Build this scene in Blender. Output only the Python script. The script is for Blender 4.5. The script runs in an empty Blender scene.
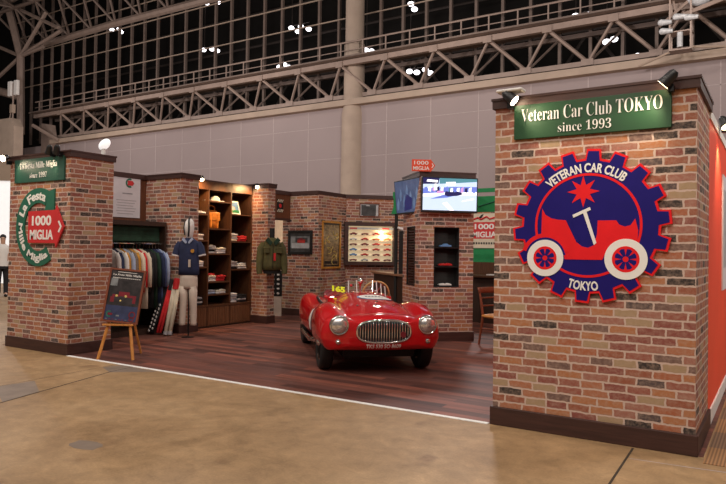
import bpy, bmesh, math, random
from mathutils import Matrix, Vector
from mathutils.bvhtree import BVHTree
from mathutils.geometry import tessellate_polygon
random.seed(7)
SC = bpy.context.scene
COL = SC.collection
PI = math.pi
R = math.radians

# ------------------------------------------------------------------ materials
def _nt(name):
    m = bpy.data.materials.new(name); m.use_nodes = True
    nt = m.node_tree
    return m, nt, nt.nodes['Principled BSDF']

def rgba(c): return (c[0], c[1], c[2], 1)

def mat(name, col, rough=.6, metal=0, emit=None, es=0, var=.12, scale=9, bump=0, coat=0, bscale=60, spec=None):
    m, nt, b = _nt(name)
    tc = nt.nodes.new('ShaderNodeTexCoord')
    nz = nt.nodes.new('ShaderNodeTexNoise'); nz.inputs['Scale'].default_value = scale; nz.inputs['Detail'].default_value = 4
    nt.links.new(tc.outputs['Object'], nz.inputs['Vector'])
    rp = nt.nodes.new('ShaderNodeValToRGB')
    rp.color_ramp.elements[0].position = .3; rp.color_ramp.elements[1].position = .7
    rp.color_ramp.elements[0].color = rgba([max(0, c*(1-var)) for c in col])
    rp.color_ramp.elements[1].color = rgba([min(1, c*(1+var)) for c in col])
    nt.links.new(nz.outputs['Fac'], rp.inputs['Fac'])
    nt.links.new(rp.outputs['Color'], b.inputs['Base Color'])
    b.inputs['Roughness'].default_value = rough; b.inputs['Metallic'].default_value = metal
    if coat: b.inputs['Coat Weight'].default_value = coat; b.inputs['Coat Roughness'].default_value = .04
    if spec is not None: b.inputs['Specular IOR Level'].default_value = spec
    if emit: b.inputs['Emission Color'].default_value = rgba(emit); b.inputs['Emission Strength'].default_value = es
    if bump:
        n2 = nt.nodes.new('ShaderNodeTexNoise'); n2.inputs['Scale'].default_value = bscale
        nt.links.new(tc.outputs['Object'], n2.inputs['Vector'])
        bp = nt.nodes.new('ShaderNodeBump'); bp.inputs['Strength'].default_value = bump; bp.inputs['Distance'].default_value = .01
        nt.links.new(n2.outputs['Fac'], bp.inputs['Height']); nt.links.new(bp.outputs['Normal'], b.inputs['Normal'])
    return m

def wood(name, c1, c2, rough=.45, stretch=(1, 1, 12), scale=5):
    m, nt, b = _nt(name)
    tc = nt.nodes.new('ShaderNodeTexCoord'); mp = nt.nodes.new('ShaderNodeMapping')
    mp.inputs['Scale'].default_value = [scale*12/s for s in stretch]
    nz = nt.nodes.new('ShaderNodeTexNoise'); nz.inputs['Scale'].default_value = 1; nz.inputs['Detail'].default_value = 6
    nz.inputs['Distortion'].default_value = .6
    rp = nt.nodes.new('ShaderNodeValToRGB'); rp.color_ramp.elements[0].position = .32; rp.color_ramp.elements[1].position = .68
    rp.color_ramp.elements[0].color = rgba(c1); rp.color_ramp.elements[1].color = rgba(c2)
    nt.links.new(tc.outputs['Object'], mp.inputs['Vector']); nt.links.new(mp.outputs['Vector'], nz.inputs['Vector'])
    nt.links.new(nz.outputs['Fac'], rp.inputs['Fac']); nt.links.new(rp.outputs['Color'], b.inputs['Base Color'])
    b.inputs['Roughness'].default_value = rough
    return m

def brick_mat(name, gain=1.0):
    m, nt, b = _nt(name)
    uv = nt.nodes.new('ShaderNodeUVMap'); uv.uv_map = 'UVMap'
    ns = nt.nodes.new('ShaderNodeTexNoise'); ns.inputs['Scale'].default_value = 22; ns.inputs['Detail'].default_value = 3
    nt.links.new(uv.outputs['UV'], ns.inputs['Vector'])
    # slightly wobbly brick edges
    vm = nt.nodes.new('ShaderNodeVectorMath'); vm.operation = 'MULTIPLY_ADD'
    vm.inputs[1].default_value = (.022, .020, 0)
    nt.links.new(ns.outputs['Color'], vm.inputs[0]); nt.links.new(uv.outputs['UV'], vm.inputs[2])
    br = nt.nodes.new('ShaderNodeTexBrick')
    br.offset = .43; br.offset_frequency = 2; br.squash = .86; br.squash_frequency = 3
    br.inputs['Scale'].default_value = 1; br.inputs['Brick Width'].default_value = .196; br.inputs['Row Height'].default_value = .0625
    br.inputs['Mortar Size'].default_value = .0078; br.inputs['Mortar Smooth'].default_value = .25; br.inputs['Bias'].default_value = 0
    br.inputs['Color1'].default_value = (0, 0, 0, 1); br.inputs['Color2'].default_value = (1, 1, 1, 1); br.inputs['Mortar'].default_value = (0, 0, 0, 1)
    nt.links.new(vm.outputs[0], br.inputs['Vector'])
    rp = nt.nodes.new('ShaderNodeValToRGB'); cr = rp.color_ramp; cr.interpolation = 'CONSTANT'
    cols = [(0, (.036, .026, .024)), (.09, (.30, .095, .052)), (.22, (.25, .072, .055)), (.33, (.42, .165, .068)), (.45, (.38, .26, .15)),
            (.53, (.30, .095, .065)), (.64, (.40, .15, .075)), (.73, (.16, .09, .075)), (.79, (.38, .12, .055)), (.89, (.34, .14, .10))]
    cr.elements[0].position = 0; cr.elements[0].color = rgba([c*gain for c in cols[0][1]])
    cr.elements[1].position = .97; cr.elements[1].color = rgba([.09*gain, .062*gain, .06*gain])
    for p, c in cols[1:]:
        e = cr.elements.new(p); e.color = rgba([v*gain for v in c])
    nt.links.new(br.outputs['Color'], rp.inputs['Fac'])
    # mottling inside each brick
    n2 = nt.nodes.new('ShaderNodeTexNoise'); n2.inputs['Scale'].default_value = 30; n2.inputs['Detail'].default_value = 6; n2.inputs['Roughness'].default_value = .65
    nt.links.new(uv.outputs['UV'], n2.inputs['Vector'])
    mx = nt.nodes.new('ShaderNodeMix'); mx.data_type = 'RGBA'; mx.blend_type = 'MIX'
    r2 = nt.nodes.new('ShaderNodeValToRGB'); r2.color_ramp.elements[0].position = .42; r2.color_ramp.elements[1].position = .72
    r2.color_ramp.elements[0].color = (0, 0, 0, 1); r2.color_ramp.elements[1].color = (.5, .5, .5, 1)
    nt.links.new(n2.outputs['Fac'], r2.inputs['Fac']); nt.links.new(r2.outputs['Color'], mx.inputs[0])
    nt.links.new(rp.outputs['Color'], mx.inputs[6]); mx.inputs[7].default_value = rgba([.48*gain, .33*gain, .25*gain])
    m2 = nt.nodes.new('ShaderNodeMix'); m2.data_type = 'RGBA'
    nt.links.new(br.outputs['Fac'], m2.inputs[0]); nt.links.new(mx.outputs[2], m2.inputs[6])
    m2.inputs[7].default_value = rgba([.58*gain, .43*gain, .36*gain])
    nt.links.new(m2.outputs[2], b.inputs['Base Color'])
    b.inputs['Roughness'].default_value = .82
    bp = nt.nodes.new('ShaderNodeBump'); bp.invert = True; bp.inputs['Strength'].default_value = .45; bp.inputs['Distance'].default_value = .006
    nt.links.new(br.outputs['Fac'], bp.inputs['Height']); nt.links.new(bp.outputs['Normal'], b.inputs['Normal'])
    return m

def concrete_floor():
    m, nt, b = _nt('polished_concrete')
    tc = nt.nodes.new('ShaderNodeTexCoord')
    def noise(s, d, dist=0, rg=.5):
        n = nt.nodes.new('ShaderNodeTexNoise'); n.inputs['Scale'].default_value = s; n.inputs['Detail'].default_value = d
        n.inputs['Distortion'].default_value = dist; n.inputs['Roughness'].default_value = rg
        nt.links.new(tc.outputs['Object'], n.inputs['Vector']); return n
    a = noise(.9, 9, .7, .68); c = noise(5.5, 8, .4, .7); g = noise(60, 3)
    rp = nt.nodes.new('ShaderNodeValToRGB'); e = rp.color_ramp
    e.elements[0].position = .3; e.elements[0].color = (.25, .155, .078, 1)
    e.elements[1].position = .72; e.elements[1].color = (.44, .295, .165, 1)
    q = e.elements.new(.5); q.color = (.36, .23, .12, 1)
    nt.links.new(a.outputs['Fac'], rp.inputs['Fac'])
    mx = nt.nodes.new('ShaderNodeMix'); mx.data_type = 'RGBA'; mx.blend_type = 'OVERLAY'; mx.inputs[0].default_value = .55
    nt.links.new(rp.outputs['Color'], mx.inputs[6]); nt.links.new(c.outputs['Fac'], mx.inputs[7])
    m3 = nt.nodes.new('ShaderNodeMix'); m3.data_type = 'RGBA'; m3.blend_type = 'OVERLAY'; m3.inputs[0].default_value = .22
    nt.links.new(mx.outputs[2], m3.inputs[6]); nt.links.new(g.outputs['Fac'], m3.inputs[7])
    # a few dark scuffs
    v = noise(2.1, 2, 0); r2 = nt.nodes.new('ShaderNodeValToRGB')
    r2.color_ramp.elements[0].position = .67; r2.color_ramp.elements[0].color = (1, 1, 1, 1)
    r2.color_ramp.elements[1].position = .74; r2.color_ramp.elements[1].color = (.72, .68, .68, 1)
    nt.links.new(v.outputs['Fac'], r2.inputs['Fac'])
    m4 = nt.nodes.new('ShaderNodeMix'); m4.data_type = 'RGBA'; m4.blend_type = 'MULTIPLY'; m4.inputs[0].default_value = 1
    nt.links.new(m3.outputs[2], m4.inputs[6]); nt.links.new(r2.outputs['Color'], m4.inputs[7])
    nt.links.new(m4.outputs[2], b.inputs['Base Color'])
    b.inputs['Roughness'].default_value = .55; b.inputs['Specular IOR Level'].default_value = .25
    return m

def plank_floor():
    m, nt, b = _nt('dark_plank_floor')
    tc = nt.nodes.new('ShaderNodeTexCoord')
    br = nt.nodes.new('ShaderNodeTexBrick'); br.offset = .37
    br.inputs['Scale'].default_value = 1; br.inputs['Brick Width'].default_value = 1.1; br.inputs['Row Height'].default_value = .13
    br.inputs['Mortar Size'].default_value = .003
    br.inputs['Color1'].default_value = (0, 0, 0, 1); br.inputs['Color2'].default_value = (1, 1, 1, 1); br.inputs['Mortar'].default_value = (.1, .1, .1, 1)
    nt.links.new(tc.outputs['Object'], br.inputs['Vector'])
    rp = nt.nodes.new('ShaderNodeValToRGB'); e = rp.color_ramp
    e.elements[0].color = (.075, .034, .030, 1); e.elements[1].color = (.26, .095, .066, 1)
    for p, c in ((.35, (.19, .075, .056)), (.6, (.125, .058, .05)), (.8, (.23, .083, .06))):
        q = e.elements.new(p); q.color = rgba(c)
    nt.links.new(br.outputs['Color'], rp.inputs['Fac'])
    mp = nt.nodes.new('ShaderNodeMapping'); mp.inputs['Scale'].default_value = (1.2, 18, 1)
    nz = nt.nodes.new('ShaderNodeTexNoise'); nz.inputs['Scale'].default_value = 1.5; nz.inputs['Detail'].default_value = 6
    nt.links.new(tc.outputs['Object'], mp.inputs['Vector']); nt.links.new(mp.outputs['Vector'], nz.inputs['Vector'])
    mx = nt.nodes.new('ShaderNodeMix'); mx.data_type = 'RGBA'; mx.blend_type = 'OVERLAY'; mx.inputs[0].default_value = .75
    nt.links.new(rp.outputs['Color'], mx.inputs[6]); nt.links.new(nz.outputs['Fac'], mx.inputs[7])
    nt.links.new(mx.outputs[2], b.inputs['Base Color'])
    b.inputs['Roughness'].default_value = .5; b.inputs['Specular IOR Level'].default_value = .18
    return m

def carpet_mat():
    m, nt, b = _nt('carpet_tile')
    tc = nt.nodes.new('ShaderNodeTexCoord')
    wv = nt.nodes.new('ShaderNodeTexWave'); wv.inputs['Scale'].default_value = 14; wv.bands_direction = 'X'
    ck = nt.nodes.new('ShaderNodeTexChecker'); ck.inputs['Scale'].default_value = 2
    ck.inputs['Color1'].default_value = (.30, .155, .07, 1); ck.inputs['Color2'].default_value = (.2, .115, .07, 1)
    for n in (wv, ck): nt.links.new(tc.outputs['Object'], n.inputs['Vector'])
    mx = nt.nodes.new('ShaderNodeMix'); mx.data_type = 'RGBA'; mx.blend_type = 'OVERLAY'; mx.inputs[0].default_value = .35
    nt.links.new(ck.outputs['Color'], mx.inputs[6]); nt.links.new(wv.outputs['Color'], mx.inputs[7])
    nt.links.new(mx.outputs[2], b.inputs['Base Color']); b.inputs['Roughness'].default_value = .95
    return m

def perspex(name):
    m, nt, b = _nt(name)
    out = nt.nodes['Material Output']
    tr = nt.nodes.new('ShaderNodeBsdfTransparent'); tr.inputs['Color'].default_value = (.93, .95, .95, 1)
    gl = nt.nodes.new('ShaderNodeBsdfGlossy'); gl.inputs['Roughness'].default_value = .05
    fr = nt.nodes.new('ShaderNodeFresnel'); fr.inputs['IOR'].default_value = 1.5
    mx = nt.nodes.new('ShaderNodeMixShader')
    nt.links.new(fr.outputs[0], mx.inputs[0]); nt.links.new(tr.outputs[0], mx.inputs[1]); nt.links.new(gl.outputs[0], mx.inputs[2])
    nt.links.new(mx.outputs[0], out.inputs['Surface'])
    return m

M = {}
M['brick'] = brick_mat('brick_paper', 1.0)
M['trim'] = wood('dark_trim_wood', (.040, .016, .013), (.070, .028, .022), .5, (12, 12, 1), 3)
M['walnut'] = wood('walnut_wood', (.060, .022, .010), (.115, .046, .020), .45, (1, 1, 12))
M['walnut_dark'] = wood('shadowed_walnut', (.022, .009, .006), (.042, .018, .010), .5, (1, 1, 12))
M['panel_brown'] = wood('brown_wall_panel', (.10, .032, .014), (.16, .055, .024), .5, (1, 1, 12))
M['pine'] = wood('orange_pine', (.50, .19, .040), (.66, .28, .065), .4, (1, 1, 12))
M['redwood'] = wood('red_stained_wood', (.15, .035, .015), (.23, .06, .025), .4, (1, 1, 12))
M['gold'] = wood('gilt_wood', (.42, .17, .02), (.62, .29, .05), .35, (1, 1, 12))
M['counter'] = wood('counter_wood', (.22, .10, .055), (.32, .16, .09), .35, (12, 1, 1))
M['black'] = mat('black_plastic', (.012, .012, .013), .4)
M['matte_black'] = mat('matte_black', (.010, .010, .010), .8)
M['dkmetal'] = mat('black_metal', (.02, .02, .022), .35, .6)
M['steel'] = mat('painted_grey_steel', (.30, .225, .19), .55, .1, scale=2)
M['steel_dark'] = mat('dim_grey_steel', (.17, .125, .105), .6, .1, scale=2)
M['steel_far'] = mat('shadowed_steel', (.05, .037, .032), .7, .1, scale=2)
M['door_wood'] = wood('fluted_door_wood', (.13, .052, .024), (.20, .082, .036), .5, (1, 1, 12))
M['bright_white'] = mat('bright_white_tape', (.93, .92, .90), .6, var=.02)
M['concrete'] = mat('column_concrete', (.42, .33, .265), .8, var=.1, scale=1.2, bump=.15, bscale=6)
M['hallwall'] = mat('grey_wall_panel', (.335, .275, .275), .8, var=.05, scale=.25)
M['seam'] = mat('pale_seam', (.46, .39, .39), .8)
M['beam'] = mat('cream_beam', (.40, .31, .245), .7, scale=.8)
M['dark'] = mat('dark_void', (.008, .006, .005), .95)
M['white'] = mat('white_paint', (.78, .76, .74), .6, var=.04)
M['white_paper'] = mat('white_paper', (.66, .62, .66), .7, var=.04)
M['cream'] = mat('cream_cloth', (.68, .60, .47), .85, var=.1, bump=.2)
M['white_cloth'] = mat('white_cloth', (.72, .68, .66), .85, var=.1, bump=.2)
M['grey_cloth'] = mat('grey_cloth', (.36, .34, .36), .85, var=.2, bump=.2)
M['black_cloth'] = mat('black_cloth', (.014, .013, .016), .9, var=.3, bump=.2)
M['navy'] = mat('navy_cloth', (.018, .026, .075), .85, var=.25, bump=.25)
M['red_cloth'] = mat('red_cloth', (.60, .018, .022), .8, var=.15, bump=.2)
M['gold_cloth'] = mat('mustard_cloth', (.55, .25, .03), .8, var=.15, bump=.2)
M['blue_cloth'] = mat('pale_blue_cloth', (.38, .44, .60), .8, var=.15, bump=.2)
M['denim'] = mat('denim_blue_cloth', (.10, .14, .32), .8, var=.2, bump=.2)
M['taupe'] = mat('taupe_cloth', (.22, .16, .12), .8, var=.2, bump=.2)
M['green_cloth'] = mat('dark_green_cloth', (.012, .040, .022), .85, var=.3, bump=.2)
M['olive'] = mat('olive_cloth', (.085, .078, .026), .85, var=.25, bump=.3)
M['khaki'] = mat('beige_cloth', (.60, .50, .42), .85, var=.1, bump=.2)
M['tan_leather'] = mat('tan_leather', (.62, .21, .03), .45, var=.35, scale=14, bump=.3)
M['sign_green'] = mat('sign_green', (.008, .055, .017), .45, var=.06)
M['sign_teal'] = mat('sign_deep_green', (.018, .085, .060), .45, var=.06)
M['green'] = mat('bright_green_paint', (.012, .23, .075), .45, var=.08)
M['letter'] = mat('white_lettering', (.85, .83, .80), .5, var=.02)
M['emb_blue'] = mat('emblem_blue', (.014, .009, .155), .6, var=.06, spec=.15)
M['emb_red'] = mat('emblem_red', (.80, .016, .022), .6, var=.05, spec=.15)
M['tag_red'] = mat('tag_red', (.60, .030, .035), .5, var=.05)
M['tag_orange'] = mat('tag_orange_red', (.78, .075, .025), .5, var=.05)
M['ring_green'] = mat('ring_green', (.020, .130, .082), .5, var=.06)
M['wall_red'] = mat('red_wall_paint', (.93, .085, .035), .5, var=.06, scale=1)
M['paint'] = mat('car_red_paint', (.57, .003, .007), .5, var=.03, coat=1.0, spec=.15)
M['chrome'] = mat('chrome', (.80, .79, .77), .12, 1, var=.03)
M['tyre'] = mat('tyre_rubber', (.012, .012, .012), .7, bump=.3)
M['lens'] = mat('headlamp_glass', (.80, .79, .78), .22, .85, var=.25, scale=40)
M['skin'] = mat('skin', (.55, .33, .24), .6)
M['hair'] = mat('black_hair', (.012, .010, .010), .6)
M['yellow'] = mat('yellow_sticker', (.80, .85, .02), .5, emit=(.8, .85, .02), es=.12)
M['bulb'] = mat('lit_bulb', (1, .9, .7), .4, emit=(1, .82, .55), es=28)
M['dim_bulb'] = mat('dim_bulb', (1, .8, .55), .4, emit=(1, .70, .38), es=9)
M['halllamp'] = mat('hall_lamp_glow', (1, 1, 1), .4, emit=(1, .94, .98), es=3)
M['glow'] = mat('lit_cream_back', (.80, .70, .52), .6, emit=(1, .80, .48), es=.35)
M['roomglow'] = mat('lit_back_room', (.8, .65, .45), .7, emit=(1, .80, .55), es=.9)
M['amber'] = mat('amber_glow', (.8, .35, .1), .5, emit=(1, .45, .12), es=.12)
M['floor'] = concrete_floor()
M['plank'] = plank_floor()
M['carpet'] = carpet_mat()
M['perspex'] = perspex('clear_perspex')
M['joint'] = mat('floor_joint_dark', (.045, .03, .02), .9)
M['patch'] = mat('grey_floor_patch', (.225, .17, .13), .6, var=.15, scale=6)
M['tvw'] = mat('screen_pale_blue', (.2, .2, .2), .3, emit=(.62, .76, 1), es=1.0)
M['tvb'] = mat('screen_blue', (.1, .1, .2), .3, emit=(.16, .26, .85), es=.8)
M['tvd'] = mat('screen_navy', (.01, .01, .04), .3, emit=(.015, .02, .12), es=.7)
M['tvg'] = mat('screen_teal', (.05, .1, .1), .3, emit=(.10, .36, .45), es=.7)
M['tvk'] = mat('screen_pink', (.3, .1, .2), .3, emit=(.75, .42, .85), es=.8)
M['tvW'] = mat('screen_white', (.8, .8, .8), .3, emit=(.92, .95, 1), es=1.15)
M['tvs'] = mat('screen_dusk', (.05, .07, .1), .3, emit=(.05, .085, .20), es=.55, var=.6, scale=6)
M['tvS'] = mat('screen_dusk_pale', (.1, .15, .2), .3, emit=(.10, .17, .33), es=.55, var=.5, scale=6)
M['pic_dark'] = mat('print_dark_grey', (.050, .052, .055), .35, var=.5, scale=8)
M['pic_grey'] = mat('print_mid_grey', (.20, .21, .22), .4, var=.4, scale=8)
M['pic_pale'] = mat('print_pale_grey', (.45, .46, .48), .4, var=.2, scale=8)
M['pic_tan'] = mat('print_tan', (.24, .17, .09), .45, var=.6, scale=16)
M['pic_night'] = mat('print_night', (.030, .024, .026), .4, var=.7, scale=10)
M['pic_navy'] = mat('print_navy', (.035, .045, .11), .4, var=.3, scale=10)
M['pic_red'] = mat('print_red', (.42, .035, .03), .4, var=.4, scale=14)
M['pic_blue'] = mat('print_blue', (.10, .24, .50), .5, var=.4, scale=12)
M['pic_yel'] = mat('print_yellow', (.65, .50, .15), .5, var=.4, scale=12)
M['ink'] = mat('grey_ink', (.30, .28, .30), .7)
M['toy_red'] = mat('toy_red', (.50, .02, .02), .3)
M['toy_orange'] = mat('toy_orange', (.58, .13, .03), .3)
M['toy_wine'] = mat('toy_dark_red', (.20, .02, .03), .3)
M['toy_blue'] = mat('toy_blue', (.12, .28, .55), .3)
M['toy_grey'] = mat('toy_silver', (.45, .47, .50), .3)
M['toy_white'] = mat('toy_white', (.75, .75, .72), .3)
M['glass_dark'] = mat('toy_window', (.02, .02, .03), .15)

# ------------------------------------------------------------------ mesh builder
SERIF = {}
for i in range(26):
    SERIF[chr(65+i)] = chr(0x1D400+i); SERIF[chr(97+i)] = chr(0x1D41A+i)
for i in range(10): SERIF[chr(48+i)] = chr(0x1D7CE+i)

def text_geo(s, serif=False, bold=0., ext=.0):
    cu = bpy.data.curves.new('lettering_curve', 'FONT'); cu.body = ''.join(SERIF.get(c, c) for c in s) if serif else s
    cu.offset = bold; cu.resolution_u = 4; cu.extrude = ext; cu.align_x = 'LEFT'
    ob = bpy.data.objects.new('lettering_tmp', cu); COL.objects.link(ob)
    dg = bpy.context.evaluated_depsgraph_get(); dg.update()
    me = bpy.data.meshes.new_from_object(ob.evaluated_get(dg))
    vs = [v.co.copy() for v in me.vertices]; fs = [tuple(p.vertices) for p in me.polygons]
    bpy.data.objects.remove(ob); bpy.data.curves.remove(cu); bpy.data.meshes.remove(me)
    return vs, fs

class MB:
    def __init__(s): s.bm = bmesh.new(); s.M = Matrix(); s.mi = 0
    def v(s, p): return s.bm.verts.new(s.M @ Vector(p))
    def f(s, vs):
        try:
            fc = s.bm.faces.new(vs); fc.material_index = s.mi; return fc
        except ValueError: return None
    def box(s, x0, y0, z0, x1, y1, z1):
        vs = [s.v(p) for p in ((x0,y0,z0),(x1,y0,z0),(x1,y1,z0),(x0,y1,z0),(x0,y0,z1),(x1,y0,z1),(x1,y1,z1),(x0,y1,z1))]
        for q in ((0,1,5,4),(1,2,6,5),(2,3,7,6),(3,0,4,7),(4,5,6,7),(3,2,1,0)): s.f([vs[i] for i in q])
        return s
    def prism(s, pts, y0, y1):            # outline in x-z, from y0 (front) to y1 (back)
        a = [s.v((x, y0, z)) for x, z in pts]; b = [s.v((x, y1, z)) for x, z in pts]
        n = len(pts)
        for tri in tessellate_polygon([[Vector((x, z, 0)) for x, z in pts]]):
            s.f([a[i] for i in tri]); s.f([b[i] for i in tri[::-1]])
        for i in range(n): s.f([a[i], b[i], b[(i+1) % n], a[(i+1) % n]])
        return s
    def ring(s, cx, cz, r0, r1, y0, y1, n=48, a0=0, a1=2*PI):
        full = abs(a1-a0-2*PI) < 1e-6; k = n if full else n+1
        rows = []
        for i in range(k):
            a = a0+(a1-a0)*i/n; c, d = math.sin(a), math.cos(a)
            rows.append([s.v((cx+r*c, y, cz+r*d)) for r, y in ((r0,y0),(r1,y0),(r1,y1),(r0,y1))])
        for i in range(n):
            A, B = rows[i], rows[(i+1) % k]
            for j in range(4): s.f([A[j], A[(j+1) % 4], B[(j+1) % 4], B[j]])
        if not full: s.f(rows[0]); s.f(rows[-1][::-1])
        return s
    def disc(s, cx, cz, r, y0, y1, n=32):
        return s.prism([(cx+r*math.cos(2*PI*i/n), cz+r*math.sin(2*PI*i/n)) for i in range(n)], y0, y1)
    def tube(s, path, r, n=8, cap=True, closed=False):
        P = [Vector(p) for p in path]; rr = r if isinstance(r, (list, tuple)) else [r]*len(P)
        rows = []; up0 = None; m = len(P)
        for i, p in enumerate(P):
            if closed: t = P[(i+1) % m]-P[i-1]
            else: t = P[min(i+1, m-1)]-P[max(i-1, 0)]
            t.normalize()
            if up0 is None: up0 = Vector((0, 0, 1)) if abs(t.z) < .9 else Vector((1, 0, 0))
            u = t.cross(up0); 
            if u.length < 1e-4: u = t.cross(Vector((0, 1, 0)))
            u.normalize(); w = u.cross(t); up0 = w
            rows.append([s.v(p+(u*math.cos(2*PI*k/n)+w*math.sin(2*PI*k/n))*rr[i]) for k in range(n)])
        for i in range(m if closed else m-1):
            A, B = rows[i], rows[(i+1) % m]
            for k in range(n): s.f([A[k], A[(k+1) % n], B[(k+1) % n], B[k]])
        if cap and not closed: s.f(rows[0][::-1]); s.f(rows[-1])
        return s
    def bar(s, p, q, w, d=None): return s.tube([p, q], w*.7, 4) if d is None else s.tube([p, q], w, d)
    def lathe(s, prof, n=24, axis='z', c=(0, 0, 0)):
        rows = []
        for i in range(n):
            a = 2*PI*i/n; row = []
            for r, h in prof:
                if axis == 'z': p = (c[0]+r*math.cos(a), c[1]+r*math.sin(a), c[2]+h)
                elif axis == 'y': p = (c[0]+r*math.cos(a), c[1]+h, c[2]+r*math.sin(a))
                else: p = (c[0]+h, c[1]+r*math.cos(a), c[2]+r*math.sin(a))
                row.append(s.v(p))
            rows.append(row)
        for i in range(n):
            A, B = rows[i], rows[(i+1) % n]
            for j in range(len(prof)-1): s.f([A[j], B[j], B[j+1], A[j+1]])
        s.f([rw[0] for rw in rows][::-1]); s.f([rw[-1] for rw in rows])
        return s
    def sphere(s, c, r, nu=16, nv=10):
        if not isinstance(r, (tuple, list)): r = (r, r, r)
        rows = []
        for j in range(1, nv):
            t = PI*j/nv
            rows.append([s.v((c[0]+r[0]*math.sin(t)*math.cos(2*PI*i/nu), c[1]+r[1]*math.sin(t)*math.sin(2*PI*i/nu), c[2]+r[2]*math.cos(t))) for i in range(nu)])
        top = s.v((c[0], c[1], c[2]+r[2])); bot = s.v((c[0], c[1], c[2]-r[2]))
        for i in range(nu):
            s.f([top, rows[0][i], rows[0][(i+1) % nu]]); s.f([bot, rows[-1][(i+1) % nu], rows[-1][i]])
            for j in range(nv-2): s.f([rows[j][i], rows[j+1][i], rows[j+1][(i+1) % nu], rows[j][(i+1) % nu]])
        return s
    def grid(s, rows, closeu=False):
        V = [[s.v(p) for p in r] for r in rows]
        for i in range(len(V)-1):
            n = len(V[i])
            for j in range(n if closeu else n-1): s.f([V[i][j], V[i][(j+1) % n], V[i+1][(j+1) % n], V[i+1][j]])
        return V
    def loft(s, rows):
        V = s.grid(rows, True); s.f(V[0][::-1]); s.f(V[-1]); return s
    def text(s, t, cx, cz, y, width=None, height=None, serif=False, bold=0., depth=.004, arc=None, flip=False):
        # upright letters in x-z standing y in front; arc=(radius, angle) bends them round (cx,cz)
        vs, fs = text_geo(t, serif, bold)
        x0 = min(p.x for p in vs); x1 = max(p.x for p in vs); y0 = min(p.y for p in vs); y1 = max(p.y for p in vs)
        sx = width/(x1-x0) if width else None; sz = height/(y1-y0) if height else None
        sx = sx or sz; sz = sz or sx
        out = []
        for p in vs:
            x = (p.x-(x0+x1)/2)*sx; z = (p.y-(y0+y1)/2)*sz
            if arc:
                r, a0 = arc
                if not flip: a = a0+x/r; out.append((cx+(r+z)*math.sin(a), cz+(r+z)*math.cos(a)))
                else: a = a0-x/r; out.append((cx+(r-z)*math.sin(a), cz+(r-z)*math.cos(a)))
            else: out.append((cx+x, cz+z))
        V = [s.v((x, y, z)) for x, z in out]
        new = [f for f in (s.f([V[i] for i in f]) for f in fs) if f]
        if depth:
            ex = bmesh.ops.extrude_face_region(s.bm, geom=new)
            d = s.M.to_3x3() @ Vector((0, depth, 0))
            for g in ex['geom']:
                if isinstance(g, bmesh.types.BMVert): g.co += d
        return s
    def build(s, name, mats, parent=None, smooth=False, bevel=0, uv=False, uvo=(0, 0), keep=False):
        if not keep: bmesh.ops.recalc_face_normals(s.bm, faces=s.bm.faces)
        if uv:
            L = s.bm.loops.layers.uv.new('UVMap')
            for f in s.bm.faces:
                f.normal_update(); n = f.normal
                for l in f.loops:
                    p = l.vert.co
                    if abs(n.z) > .7: l[L].uv = (p.x+uvo[0], p.y+uvo[1])
                    else:
                        t = Vector((-n.y, n.x, 0)).normalized(); l[L].uv = (p.dot(t)+uvo[0], p.z+uvo[1])
        me = bpy.data.meshes.new(name); s.bm.to_mesh(me); s.bm.free()
        for m in (mats if isinstance(mats, (list, tuple)) else [mats]): me.materials.append(M[m] if isinstance(m, str) else m)
        if smooth:
            for p in me.polygons: p.use_smooth = True
        o = bpy.data.objects.new(name, me); COL.objects.link(o)
        if parent: o.parent = parent
        if smooth and smooth != 'all':
            md = o.modifiers.new('edge', 'EDGE_SPLIT'); md.split_angle = R(40)
        if bevel:
            md = o.modifiers.new('bevel', 'BEVEL'); md.width = bevel; md.segments = 2; md.limit_method = 'ANGLE'
        return o

def thing(name, label, cat, loc=(0, 0, 0), rotz=0, group=None, rot=None):
    o = bpy.data.objects.new(name, None); COL.objects.link(o); o.empty_display_size = .1
    o.location = loc; o.rotation_euler = rot if rot else (0, 0, rotz)
    o['label'] = label; o['category'] = cat
    if group: o['group'] = group
    return o
def tag(o, label, cat, group=None, loc=None, rotz=None):
    o['label'] = label; o['category'] = cat
    if group: o['group'] = group
    if loc is not None: o.location = loc
    if rotz is not None: o.rotation_euler[2] = rotz
    return o
def struct(o): o['kind'] = 'structure'; return o
def dup(src, loc=None, rotz=None, label=None, group=None, parent=None):
    c = src.copy(); COL.objects.link(c)
    if parent: c.parent = parent
    for ch in list(src.children): dup(ch, parent=c)
    if loc is not None: c.location = loc
    if rotz is not None: c.rotation_euler[2] = rotz
    if label: c['label'] = label
    if group: c['group'] = group
    return c
def paint(o, m):                                  # own material for one copy of shared mesh data
    for sl in o.material_slots: sl.link = 'OBJECT'; sl.material = M[m]
def spot(loc, target, power, size=50, blend=.6, col=(1, .80, .55), r=.03):
    l = bpy.data.lights.new('spot_lamp', 'SPOT'); l.energy = power; l.spot_size = R(size); l.spot_blend = blend; l.color = col; l.shadow_soft_size = r
    o = bpy.data.objects.new('spot_lamp', l); COL.objects.link(o); o.location = loc
    o.rotation_euler = (Vector(target)-Vector(loc)).to_track_quat('-Z', 'Y').to_euler(); return o
def point(loc, power, r=.2, col=(1, .9, .8)):
    l = bpy.data.lights.new('hall_and_fill_light', 'POINT'); l.energy = power; l.shadow_soft_size = r; l.color = col
    o = bpy.data.objects.new('hall_and_fill_light', l); COL.objects.link(o); o.location = loc; return o
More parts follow.
